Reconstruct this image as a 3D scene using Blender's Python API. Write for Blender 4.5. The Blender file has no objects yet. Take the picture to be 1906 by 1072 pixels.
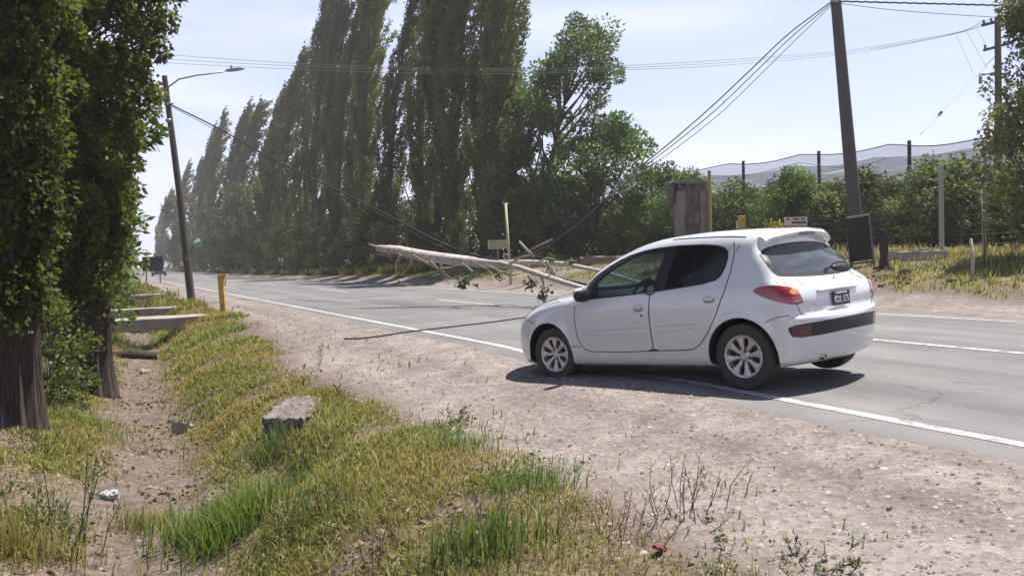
import bpy, math, random
import numpy as np
from mathutils import Vector, Matrix
from mathutils.geometry import delaunay_2d_cdt

# ------------------------------------------------------------------ camera, sky, sun, exposure
S = bpy.context.scene
COL = S.collection
R_ = math.radians
EYE = np.array([0.0, 0.0, 1.2044]); FPX = 1600.0
PSI, TILT, ROLL = R_(25.7946), R_(2.0366), R_(1.55)
_r0 = np.array([math.cos(PSI), -math.sin(PSI), 0]); _f0 = np.array([math.sin(PSI), math.cos(PSI), 0]); _z = np.array([0, 0, 1.0])
CF = _f0 * math.cos(TILT) - _z * math.sin(TILT); _u = _f0 * math.sin(TILT) + _z * math.cos(TILT)
CR = _r0 * math.cos(ROLL) - _u * math.sin(ROLL); CU = _r0 * math.sin(ROLL) + _u * math.cos(ROLL)
cam = bpy.data.objects.new("camera", bpy.data.cameras.new("camera")); COL.objects.link(cam)
cam.matrix_world = Matrix(((CR[0], CU[0], -CF[0], EYE[0]), (CR[1], CU[1], -CF[1], EYE[1]), (CR[2], CU[2], -CF[2], EYE[2]), (0, 0, 0, 1)))
cam.data.sensor_width = 36; cam.data.lens = FPX / 1906 * 36; cam.data.clip_start = .05; cam.data.clip_end = 9000
S.camera = cam

SUN_AZ, SUN_EL = R_(79), R_(66)          # azimuth from the road direction (+Y) towards +X
W = bpy.data.worlds.new("World"); S.world = W; W.use_nodes = True
nt = W.node_tree; nt.nodes.clear()
out = nt.nodes.new("ShaderNodeOutputWorld"); bg = nt.nodes.new("ShaderNodeBackground")
sky = nt.nodes.new("ShaderNodeTexSky"); sky.sky_type = 'NISHITA'; sky.sun_disc = False
sky.sun_elevation = SUN_EL; sky.sun_rotation = SUN_AZ; sky.air_density = 1.0; sky.dust_density = .7; sky.ozone_density = 2.0
tc = nt.nodes.new("ShaderNodeTexCoord"); mp = nt.nodes.new("ShaderNodeMapping"); mp.inputs['Scale'].default_value = (1.2, 1.2, 10)
nz = nt.nodes.new("ShaderNodeTexNoise"); nz.inputs['Scale'].default_value = 1.5; nz.inputs['Detail'].default_value = 5; nz.inputs['Roughness'].default_value = .5
rp = nt.nodes.new("ShaderNodeValToRGB"); rp.color_ramp.elements[0].position = .40; rp.color_ramp.elements[1].position = .66
rp.color_ramp.elements[0].color = (.60, .60, .60, 1); rp.color_ramp.elements[1].color = (1, 1, 1, 1)
# thin cloud and dusty haze lie low over the horizon and thin out upwards
sx = nt.nodes.new("ShaderNodeSeparateXYZ"); hz = nt.nodes.new("ShaderNodeValToRGB"); e = hz.color_ramp.elements
e[0].position = 0; e[0].color = (1, 1, 1, 1); e[1].position = .55; e[1].color = (0, 0, 0, 1); q = e.new(.10); q.color = (.95, .95, .95, 1); q = e.new(.28); q.color = (.66, .66, .66, 1)
mm = nt.nodes.new("ShaderNodeMath"); mm.operation = 'MULTIPLY'
mx = nt.nodes.new("ShaderNodeMix"); mx.data_type = 'RGBA'; mx.inputs[7].default_value = (8.2, 8.45, 11.2, 1)
nt.links.new(tc.outputs['Generated'], mp.inputs['Vector']); nt.links.new(mp.outputs[0], nz.inputs['Vector'])
nt.links.new(tc.outputs['Generated'], sx.inputs[0]); nt.links.new(sx.outputs[2], hz.inputs[0])
nt.links.new(nz.outputs[0], rp.inputs[0]); nt.links.new(rp.outputs[0], mm.inputs[0]); nt.links.new(hz.outputs[0], mm.inputs[1]); nt.links.new(mm.outputs[0], mx.inputs[0])
nt.links.new(sky.outputs[0], mx.inputs[6]); nt.links.new(mx.outputs[2], bg.inputs[0]); nt.links.new(bg.outputs[0], out.inputs[0])
bg.inputs[1].default_value = .064
sun = bpy.data.objects.new("sun", bpy.data.lights.new("sun", 'SUN')); COL.objects.link(sun)
sun.data.energy = 4.8; sun.data.angle = R_(.53); sun.data.color = (1, .95, .88)
_sd = Vector((math.cos(SUN_EL) * math.sin(SUN_AZ), math.cos(SUN_EL) * math.cos(SUN_AZ), math.sin(SUN_EL)))
sun.rotation_euler = _sd.to_track_quat('Z', 'Y').to_euler(); sun.location = (0, 0, 60)
S.view_settings.view_transform = 'Standard'; S.view_settings.look = 'None'; S.view_settings.gamma = 1
S.view_settings.exposure = 1.0
S.render.engine = 'CYCLES'
try:
    S.cycles.use_denoising = True; S.cycles.max_bounces = 8; S.cycles.transparent_max_bounces = 24
    S.cycles.sample_clamp_indirect = 6
except Exception: pass

# ------------------------------------------------------------------ helpers
rng = np.random.default_rng(7); random.seed(7)
def at(px, py, d): return EYE + (CR * (px - 953) / FPX + CU * (536 - py) / FPX + CF) * d
def ray(px, py): return CR * (px - 953) / FPX + CU * (536 - py) / FPX + CF
def atX(px, py, X): d = ray(px, py); return EYE + d * (X / d[0])
def atZ(px, py, z): d = ray(px, py); return EYE + d * ((z - EYE[2]) / d[2])
def tag(o, label=None, cat=None, group=None, kind=None):
    for k, v in (("label", label), ("category", cat), ("group", group), ("kind", kind)):
        if v: o[k] = v
    return o
def empty(name, loc, rz=0, **k):
    o = bpy.data.objects.new(name, None); COL.objects.link(o); o.location = loc; o.rotation_euler = (0, 0, rz); o.empty_display_size = .1
    return tag(o, **k)
def link(name, me, m=None, parent=None):
    o = bpy.data.objects.new(name, me); COL.objects.link(o)
    if m is not None:
        me.materials.clear()
        for q in (m if isinstance(m, (list, tuple)) else [m]): me.materials.append(q)
    if parent is not None: o.parent = parent
    return o
def npmesh(name, V, Fs, col=None, smooth=False):
    """V (n,3); Fs list of int arrays of constant width; col (n,3) point colours"""
    me = bpy.data.meshes.new(name); V = np.asarray(V, np.float32); me.vertices.add(len(V)); me.vertices.foreach_set("co", V.ravel())
    Fs = [np.asarray(f, np.int32) for f in Fs if len(f)]
    nl = sum(f.size for f in Fs); npoly = sum(len(f) for f in Fs)
    me.loops.add(nl); me.polygons.add(npoly)
    me.loops.foreach_set("vertex_index", np.concatenate([f.ravel() for f in Fs]))
    tot = np.concatenate([np.full(len(f), f.shape[1], np.int32) for f in Fs]); st = np.concatenate([[0], np.cumsum(tot)[:-1]]).astype(np.int32)
    me.polygons.foreach_set("loop_start", st)
    me.update(calc_edges=True)
    if smooth: me.polygons.foreach_set("use_smooth", np.ones(npoly, bool))
    if col is not None:
        a = me.attributes.new("tint", 'FLOAT_COLOR', 'POINT'); a.data.foreach_set("color", np.concatenate([np.asarray(col, np.float32), np.ones((len(V), 1), np.float32)], 1).ravel())
    me.validate(); return me
class MB:
    def __init__(s): s.v, s.f = [], []
    def add(s, V, F):
        b = len(s.v); s.v += [tuple(map(float, p)) for p in V]; s.f += [tuple(i + b for i in f) for f in F]; return s
    def box(s, c, size, M=None, taper=1.0, jit=0):
        x, y, z = [q / 2 for q in size]; V = []
        for dz in (-z, z):
            k = taper if dz > 0 else 1
            V += [(-x * k, -y * k, dz), (x * k, -y * k, dz), (x * k, y * k, dz), (-x * k, y * k, dz)]
        V = [Vector(p) + Vector([random.uniform(-jit, jit) for _ in range(3)]) for p in V]
        if M is not None: V = [M @ p for p in V]
        V = [p + Vector(c) for p in V]
        return s.add(V, [(0, 3, 2, 1), (4, 5, 6, 7), (0, 1, 5, 4), (1, 2, 6, 5), (2, 3, 7, 6), (3, 0, 4, 7)])
    def tube(s, pts, r, n=8, cap=True, lobes=0, la=0.0):
        pts = [Vector(map(float, p)) for p in pts]; rs = r if isinstance(r, (list, tuple, np.ndarray)) else [r] * len(pts); V = []; F = []
        up = Vector((0, 0, 1)); d0 = (pts[1] - pts[0]).normalized()
        a = d0.orthogonal().normalized() if abs(d0.z) > .95 else d0.cross(up).normalized()
        for i, p in enumerate(pts):
            d = (pts[min(i + 1, len(pts) - 1)] - pts[max(i - 1, 0)]).normalized()
            a = (a - d * a.dot(d)).normalized(); b = d.cross(a)
            for k in range(n):
                t = 2 * math.pi * k / n; rr = rs[i] * (1 + (la * math.sin(lobes * t + i * .35) + la * .6 * math.sin((lobes * 2 + 3) * t + i * .2) if lobes else 0))
                V.append(p + (a * math.cos(t) + b * math.sin(t)) * rr)
        for i in range(len(pts) - 1):
            for k in range(n): F.append((i * n + k, i * n + (k + 1) % n, (i + 1) * n + (k + 1) % n, (i + 1) * n + k))
        if cap: F.append(tuple(range(n))[::-1]); F.append(tuple((len(pts) - 1) * n + k for k in range(n)))
        return s.add(V, F)
    def lathe(s, prof, n=32, M=None, closed=False):
        """prof [(r, h)] about local y axis"""
        V = []; F = []; m = len(prof)
        for k in range(n):
            t = 2 * math.pi * k / n
            for r, h in prof:
                p = Vector((r * math.cos(t), h, r * math.sin(t))); V.append(M @ p if M is not None else p)
        for k in range(n):
            for i in range(m if closed else m - 1):
                j = (i + 1) % m; kk = (k + 1) % n
                F.append((k * m + i, k * m + j, kk * m + j, kk * m + i))
        return s.add(V, F)
    def build(s, name, m, parent=None, smooth=False, angle=None):
        me = bpy.data.meshes.new(name); me.from_pydata(s.v, [], s.f); me.validate(); me.update()
        import bmesh
        b = bmesh.new(); b.from_mesh(me); bmesh.ops.recalc_face_normals(b, faces=b.faces); b.to_mesh(me); b.free()
        if smooth: me.polygons.foreach_set("use_smooth", np.ones(len(me.polygons), bool))
        o = link(name, me, m, parent)
        if smooth and angle:
            me.set_sharp_from_angle(angle=R_(angle))
        return o
def bevel(o, w=.01, seg=2):
    md = o.modifiers.new("bevel", 'BEVEL'); md.width = w; md.segments = seg; md.limit_method = 'ANGLE'; return o
def dup(root, loc, rz=0, sc=None, **k):
    r = root.copy(); COL.objects.link(r); r.location = loc; r.rotation_euler = (root.rotation_euler[0], root.rotation_euler[1], rz)
    if sc is not None: r.scale = sc if isinstance(sc, tuple) else (sc,) * 3
    for ch in root.children:
        c = ch.copy(); COL.objects.link(c); c.parent = r
        for g in ch.children:
            d = g.copy(); COL.objects.link(d); d.parent = c
    return tag(r, **k)
def vnoise(x, y, sc=1.0, seed=0):
    x = np.asarray(x, float) / sc + seed * 17.3; y = np.asarray(y, float) / sc + seed * 9.1
    xi = np.floor(x).astype(np.int64); yi = np.floor(y).astype(np.int64); fx = x - xi; fy = y - yi
    fx = fx * fx * (3 - 2 * fx); fy = fy * fy * (3 - 2 * fy)
    def h(a, b):
        n = (a * 374761393 + b * 668265263 + seed * 1442695) & 0x7fffffff; n = ((n ^ (n >> 13)) * 1274126177) & 0x7fffffff
        return ((n ^ (n >> 16)) & 0xffff) / 65535.0
    return (h(xi, yi) * (1 - fx) + h(xi + 1, yi) * fx) * (1 - fy) + (h(xi, yi + 1) * (1 - fx) + h(xi + 1, yi + 1) * fx) * fy

# ------------------------------------------------------------------ materials
def newmat(name):
    m = bpy.data.materials.new(name); m.use_nodes = True; n = m.node_tree; n.nodes.clear()
    o = n.nodes.new("ShaderNodeOutputMaterial"); b = n.nodes.new("ShaderNodeBsdfPrincipled"); n.links.new(b.outputs[0], o.inputs[0]); return m, n, b, o
def mat(name, c, rough=.7, var=.25, scale=6, metal=0, spec=.4, bump=0, c2=None, stretch=(1, 1, 1), coat=0, detail=6, contrast=(.3, .7), bscale=None):
    m, n, b, o = newmat(name)
    c2 = c2 or tuple(q * (1 - var) for q in c)
    t = n.nodes.new("ShaderNodeTexCoord"); mp = n.nodes.new("ShaderNodeMapping"); mp.inputs['Scale'].default_value = stretch
    z = n.nodes.new("ShaderNodeTexNoise"); z.inputs['Scale'].default_value = scale; z.inputs['Detail'].default_value = detail; z.inputs['Roughness'].default_value = .62
    r = n.nodes.new("ShaderNodeValToRGB"); r.color_ramp.elements[0].position, r.color_ramp.elements[1].position = contrast
    r.color_ramp.elements[0].color = (*c2, 1); r.color_ramp.elements[1].color = (*c, 1)
    n.links.new(t.outputs['Object'], mp.inputs[0]); n.links.new(mp.outputs[0], z.inputs['Vector']); n.links.new(z.outputs[0], r.inputs[0]); n.links.new(r.outputs[0], b.inputs['Base Color'])
    b.inputs['Roughness'].default_value = rough; b.inputs['Metallic'].default_value = metal; b.inputs['Specular IOR Level'].default_value = spec; b.inputs['Coat Weight'].default_value = coat
    if bump:
        z2 = n.nodes.new("ShaderNodeTexNoise"); z2.inputs['Scale'].default_value = bscale or scale * 3; z2.inputs['Detail'].default_value = 5
        u = n.nodes.new("ShaderNodeBump"); u.inputs['Strength'].default_value = bump; u.inputs['Distance'].default_value = .03
        n.links.new(mp.outputs[0], z2.inputs['Vector']); n.links.new(z2.outputs[0], u.inputs['Height']); n.links.new(u.outputs[0], b.inputs['Normal'])
    return m
def leafmat(name, trans=.35, hue=(1, 1, 1), rough=.55, spec=.25):
    """leaf colour from the per-leaf tint attribute, part of the light passes through"""
    m, n, b, o = newmat(name)
    a = n.nodes.new("ShaderNodeAttribute"); a.attribute_name = "tint"
    oi = n.nodes.new("ShaderNodeObjectInfo"); mr = n.nodes.new("ShaderNodeMapRange"); mr.inputs[3].default_value = .82; mr.inputs[4].default_value = 1.18
    n.links.new(oi.outputs['Random'], mr.inputs[0])
    mu = n.nodes.new("ShaderNodeVectorMath"); mu.operation = 'SCALE'; n.links.new(a.outputs['Color'], mu.inputs[0]); n.links.new(mr.outputs[0], mu.inputs['Scale'])
    h = n.nodes.new("ShaderNodeVectorMath"); h.operation = 'MULTIPLY'; h.inputs[1].default_value = hue; n.links.new(mu.outputs[0], h.inputs[0])
    n.links.new(h.outputs[0], b.inputs['Base Color']); b.inputs['Roughness'].default_value = rough; b.inputs['Specular IOR Level'].default_value = spec
    tr = n.nodes.new("ShaderNodeBsdfTranslucent"); ty = n.nodes.new("ShaderNodeVectorMath"); ty.operation = 'MULTIPLY'; ty.inputs[1].default_value = (1.25, 1.35, .6)
    n.links.new(h.outputs[0], ty.inputs[0]); n.links.new(ty.outputs[0], tr.inputs[0])
    x = n.nodes.new("ShaderNodeMixShader"); x.inputs[0].default_value = trans
    n.links.new(b.outputs[0], x.inputs[1]); n.links.new(tr.outputs[0], x.inputs[2]); n.links.new(x.outputs[0], o.inputs[0]); return m
def glassmat(name, tint, fres=1.45, rough=.02, veiling=0):
    m, n, b, o = newmat(name); n.nodes.remove(b)
    t = n.nodes.new("ShaderNodeBsdfTransparent"); g = n.nodes.new("ShaderNodeBsdfGlossy"); g.inputs['Roughness'].default_value = rough
    f = n.nodes.new("ShaderNodeFresnel"); f.inputs[0].default_value = fres; ge = n.nodes.new("ShaderNodeNewGeometry")
    c = n.nodes.new("ShaderNodeMix"); c.data_type = 'RGBA'; c.inputs[6].default_value = (*tint, 1); c.inputs[7].default_value = (1, 1, 1, 1); n.links.new(ge.outputs['Backfacing'], c.inputs[0]); n.links.new(c.outputs[2], t.inputs[0])
    s = n.nodes.new("ShaderNodeMath"); s.operation = 'SUBTRACT'; s.use_clamp = True; n.links.new(f.outputs[0], s.inputs[0]); n.links.new(ge.outputs['Backfacing'], s.inputs[1])
    x = n.nodes.new("ShaderNodeMixShader"); n.links.new(s.outputs[0], x.inputs[0]); n.links.new(t.outputs[0], x.inputs[1]); n.links.new(g.outputs[0], x.inputs[2]); n.links.new(x.outputs[0], o.inputs[0])
    if veiling:  # grey-blue diffuse painted in for sky reflected off the glass
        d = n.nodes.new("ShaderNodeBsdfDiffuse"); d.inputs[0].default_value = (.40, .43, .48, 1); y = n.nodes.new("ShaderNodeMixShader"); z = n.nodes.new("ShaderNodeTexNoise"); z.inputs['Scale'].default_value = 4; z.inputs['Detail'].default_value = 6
        r = n.nodes.new("ShaderNodeMapRange"); r.inputs[1].default_value = .3; r.inputs[2].default_value = .7; r.inputs[3].default_value = veiling * .55; r.inputs[4].default_value = veiling * 1.3
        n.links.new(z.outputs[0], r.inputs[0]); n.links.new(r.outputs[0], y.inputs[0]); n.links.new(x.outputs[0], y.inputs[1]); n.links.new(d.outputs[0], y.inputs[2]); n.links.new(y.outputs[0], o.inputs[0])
    return m
M_PLASTIC = mat("black_plastic", (.018, .018, .02), .5, .3, 8)
M_INTERIOR = mat("cabin_lining", (.03, .03, .034), .85, .3, 8)
M_RUBBER = mat("tyre_rubber", (.035, .032, .03), .85, .35, 14, c2=(.055, .045, .038))
M_ALLOY = mat("silver_alloy", (.56, .55, .54), .38, .2, 12, metal=.55, c2=(.40, .36, .33))
M_CHROME = mat("chrome", (.75, .75, .76), .18, .1, 5, metal=1)
M_REDLENS = mat("red_lens", (.30, .008, .010), .12, .35, 20, coat=1, spec=.6)
M_REDDARK = mat("dark_red_reflector", (.09, .01, .014), .25, .3, 20, coat=.5)
M_AMBER = mat("amber_lens", (.75, .26, .10), .15, .3, 30, coat=1)
M_CLEAR = mat("clear_lens", (.55, .56, .58), .1, .3, 20, coat=1)
# ---- hatchback body surface as an implicit function (car frame: x forward from rear axle, y left, z up)
def _ip(x, pts):
    xs = np.array([p[0] for p in pts]); ys = np.array([p[1] for p in pts])
    n = len(xs); d = np.diff(ys) / np.diff(xs); m = np.zeros(n)
    m[1:-1] = np.where(d[:-1] * d[1:] > 0, 2 * d[:-1] * d[1:] / (d[:-1] + d[1:] + 1e-12), 0)
    m[0] = d[0]; m[-1] = d[-1]
    x = np.clip(x, xs[0], xs[-1]); i = np.clip(np.searchsorted(xs, x) - 1, 0, n - 2)
    h = xs[i + 1] - xs[i]; t = (x - xs[i]) / h
    return ((1 + 2 * t) * (1 - t) ** 2 * ys[i] + t * (1 - t) ** 2 * h * m[i]
            + t * t * (3 - 2 * t) * ys[i + 1] + t * t * (t - 1) * h * m[i + 1])
C_TOP = [(-.8, 1.26), (-.3, 1.362), (-.1, 1.40), (.2, 1.432), (.7, 1.45), (1.0, 1.442), (1.2, 1.422), (1.4, 1.39), (1.6, 1.342),
         (1.95, 1.212), (2.27, 1.0), (2.36, .965), (2.45, .957), (2.65, .938), (2.85, .897), (3.0, .845), (3.12, .785), (3.22, .70), (3.34, .5)]
C_PLAN = [(-.7, .74), (-.5, .79), (-.2, .822), (.3, .83), (1.5, .835), (2.2, .825), (2.6, .81), (2.9, .765), (3.1, .68), (3.3, .5)]
C_SEC = [(.1, .90), (.2, .955), (.3, .975), (.45, .995), (.6, 1.0), (.75, .995), (.88, .968), (.95, .935), (1.1, .865), (1.25, .79), (1.35, .735), (1.5, .65)]
C_REAR = [(.1, -.48), (.2, -.54), (.28, -.585), (.4, -.607), (.55, -.62), (.605, -.612), (.64, -.572), (.66, -.562), (.75, -.565), (.85, -.545), (.91, -.50),
          (.945, -.445), (1.1, -.335), (1.285, -.182), (1.33, -.185), (1.37, -.19), (1.45, -.1)]
C_RC = [(.1, .10), (.55, .10), (.66, .055), (.8, .05), (.9, .07), (.96, .08), (1.3, .075), (1.5, .07)]
C_FRONT = [(.1, 3.05), (.2, 3.16), (.35, 3.25), (.5, 3.28), (.6, 3.265), (.7, 3.21), (.8, 3.11), (1.0, 2.75), (1.6, 2.6)]
def _smax(a, b, k):
    h = np.maximum(k - np.abs(a - b), 0) / k
    return np.maximum(a, b) + h * h * k * .25
def car_F(p):
    x, y, z = p[..., 0], p[..., 1], p[..., 2]; ay = np.abs(y)
    ws = np.clip((x - .9) / .5, 0, 1)
    xe = x + ws * .2 * (ay / .62) ** 2
    f1 = (z - (_ip(xe, C_TOP) - .045 * (ay / .62) ** 2)) * np.where((x > 1.3) & (x < 2.3), .88, .97)
    w = _ip(x, C_PLAN) * _ip(z, C_SEC)
    for cx, cz in ((0, .30), (2.43, .30)):
        r = np.hypot(x - cx, z - cz)
        w = w + .016 * np.exp(-((r - .35) / .05) ** 2) * np.clip((z - .15) / .2, 0, 1)
    f2 = (ay - w) * .97
    f3 = (x - (_ip(z, C_FRONT) - .32 * (ay / .8) ** 3)) * .85
    f4 = ((_ip(z, C_REAR) + _ip(z, C_RC) * (ay / .65) ** 2) - x) * .85
    f5 = (.20 - z) - .02 * np.clip(x, 0, 2.4) / 2.4
    f = _smax(f1, f2, _ip(x, [(-.6, .10), (1.5, .10), (2.1, .10), (2.5, .13), (3.3, .16)]))
    f = _smax(f, f3, .13); f = _smax(f, f4, np.interp(z, [1.15, 1.27], [.085, .035]))
    return _smax(f, f5, .06)
def car_grad(p):
    g = np.stack([(car_F(p + e) - car_F(p - e)) for e in np.eye(3) * .004], -1)
    return g / np.maximum(np.linalg.norm(g, axis=-1, keepdims=True), 1e-9)
def car_cast(o, d, tmax, fn=None, n=160):
    """first crossing of the surface along rays o + t d, t in 0..tmax; nan where missed"""
    fn = fn or car_F
    o = np.asarray(o, float); d = np.asarray(d, float); t0 = np.zeros(len(o)); hit = np.full(len(o), np.nan)
    prev = fn(o); step = tmax / n; a = np.full(len(o), np.nan)
    for i in range(n):
        t = (i + 1) * step; cur = fn(o + d * t)
        m = np.isnan(a) & (prev > 0) & (cur <= 0); a[m] = i * step; prev = cur
    lo = a.copy(); hi = a + step
    for _ in range(24):
        mid = .5 * (lo + hi); v = fn(o + d * mid[:, None]) > 0
        lo = np.where(v, mid, lo); hi = np.where(v, hi, mid)
    return o + d * lo[:, None]
# ------------------------------------------------------------------ ground, road
CAR_DIP = lambda x, y: -.115 * np.exp(-(((x - 5.5) / 1.35) ** 2 + ((y - 8.75) / 1.15) ** 2))
_PR = [(-3000, 6), (-200, 1), (-40, .1), (-6, -.12), (-3, -.25), (-1.6, -.42), (-1.0, -.56), (-.5, -.70), (-.1, -.86), (.2, -.98), (.7, -1.0), (1.0, -.90), (1.3, -.66),
       (1.65, -.46), (2.1, -.36), (2.6, -.30), (3.3, -.21), (4.2, -.085), (4.62, -.034), (5.0, -.045), (9, -.045), (13.1, -.045), (13.4, -.034), (13.9, -.05), (14.6, .03), (15.5, .25), (17, .60), (19, .82),
       (22, .92), (30, 1.02), (60, 1.1), (300, 1.2), (3000, 8)]
_px = np.array([p[0] for p in _PR]); _pz = np.array([p[1] for p in _PR])
def roadz(x, y=0):
    return -.022 + .013 * (4.0 - np.abs(np.asarray(x, float) - 9.0)) + CAR_DIP(x, y)
def gz(x, y, fine=True):
    x = np.asarray(x, float); y = np.asarray(y, float)
    s = np.clip(.035 * (y - 8), -.15, 1.0) * np.clip((3.1 - x) / 1.2, 0, 1) * np.clip((x + 6) / 3, 0, 1)
    xx = x - s
    far = np.clip((85 - y) / 47, .12, 1); far = far * far * (3 - 2 * far) * .9 + .1
    z = np.interp(xx, _px, _pz); z = np.where((x > 13.5) & (x < 300), np.interp(x, _px, _pz) * np.where(x > 14.3, far, 1), z)
    z = z + .42 * np.exp(-(((x - 19.5) / 1.6) ** 2 + ((y - 37.5) / 2.2) ** 2))
    off = np.clip(np.maximum(4.5 - x, x - 14.0) / 1.2, 0, 1)
    if fine:
        z = z + off * ((vnoise(x, y, 1.7, 1) - .5) * .14 + (vnoise(x, y, .55, 2) - .5) * np.where(x < 2.6, .12, .05) + (vnoise(x, y, .2, 3) - .5) * .03 * np.clip((1.9 - x), .25, 1))
    # hollow under the broken concrete stub
    z = z - .42 * np.exp(-(((x - 1.45) / .30) ** 2 + ((y - 8.0) / .8) ** 2))
    return z + CAR_DIP(x, y)
gxs = np.concatenate([-np.geomspace(3000, 6, 34), np.arange(-5.6, 5.0, .10), np.arange(5.0, 14.0, .45), np.arange(14.0, 27, .28), np.geomspace(27.5, 3000, 30)])
gys = np.concatenate([-np.geomspace(400, 3, 12), np.arange(-2, 2.2, .5), np.arange(2.3, 13, .10), np.arange(13, 32, .25), np.geomspace(32.5, 120, 50), np.geomspace(125, 6000, 36)])
GX, GY = np.meshgrid(gxs, gys); GZ = gz(GX, GY)
nx, ny = len(gxs), len(gys); ii = (np.arange(ny - 1)[:, None] * nx + np.arange(nx - 1)[None]).ravel()
me = npmesh("ground", np.stack([GX, GY, GZ], -1).reshape(-1, 3), [np.stack([ii, ii + 1, ii + nx + 1, ii + nx], 1)], smooth=True)
def grassy(x, y):
    """share of the ground that grass covers: 0 on gravel and in the bed, 1 on the banks"""
    s = np.clip(.035 * (y - 8), -.15, 1.0)
    edge = 2.75 + .55 * (vnoise(x, y, 2.2, 5) - .5) + .5 * (vnoise(x, y, .7, 6) - .5) + .35 * np.clip((5.5 - y) / 3, 0, 1) + .75 * np.clip((y - 13) / 10, 0, 1)
    right = np.clip((edge - x) / .35, 0, 1)
    bed = np.exp(-((x - s - .38 + .35 * np.clip((9 - y) / 4, 0, 1)) / (.62 + .35 * np.clip((9 - y) / 4, 0, 1))) ** 4)
    bed = np.maximum(bed, .62 * np.clip((5.6 - y) / 1.4, 0, 1) * np.clip((x - 1.5) / .6, 0, 1) + .5 * np.exp(-(((x - 1.35) / .35) ** 2 + ((y - 4.7) / .7) ** 2)))
    bed = np.maximum(bed, .8 * np.exp(-(((x - 1.35) / .28) ** 2 + ((y - 8.0) / 1.2) ** 2)))
    left = np.clip((x + 60) / 5, 0, 1)
    a = right * left * (1 - .93 * bed)
    b = np.clip((x - 15.3 - .9 * (vnoise(x, y, 1.5, 8) - .5)) / .5, 0, 1)
    b = b * (1 - .85 * np.exp(-(((x - 17) / 2.6) ** 2 + ((y - 32) / 4.0) ** 2)))
    return np.where(x < 9, a, b) * (.22 + .78 * np.clip((vnoise(x, y, .42, 9) + vnoise(x, y, 1.4, 10) - .72) * 2.6, 0, 1))
G = grassy(GX, GY)
_s = np.clip(.035 * (GY - 8), -.15, 1.0)
GRAV = np.where(GX < 9, np.clip((GX - 2.5 - .75 * np.clip((GY - 13) / 10, 0, 1) - .5 * (vnoise(GX, GY, 1.3, 5) - .5)) / .5, 0, 1), np.clip((15.6 - GX + 1.2 * (vnoise(GX, GY, 2, 12) - .5)) / .8, 0, 1))
GRAV = np.maximum(GRAV, .9 * np.exp(-(((GX - 17) / 2.6) ** 2 + ((GY - 32) / 4.0) ** 2)))
for nme, arr in (("grassy", G), ("gravelly", GRAV)):
    a = me.attributes.new(nme, 'FLOAT', 'POINT'); a.data.foreach_set("value", arr.ravel().astype(np.float32))
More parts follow.
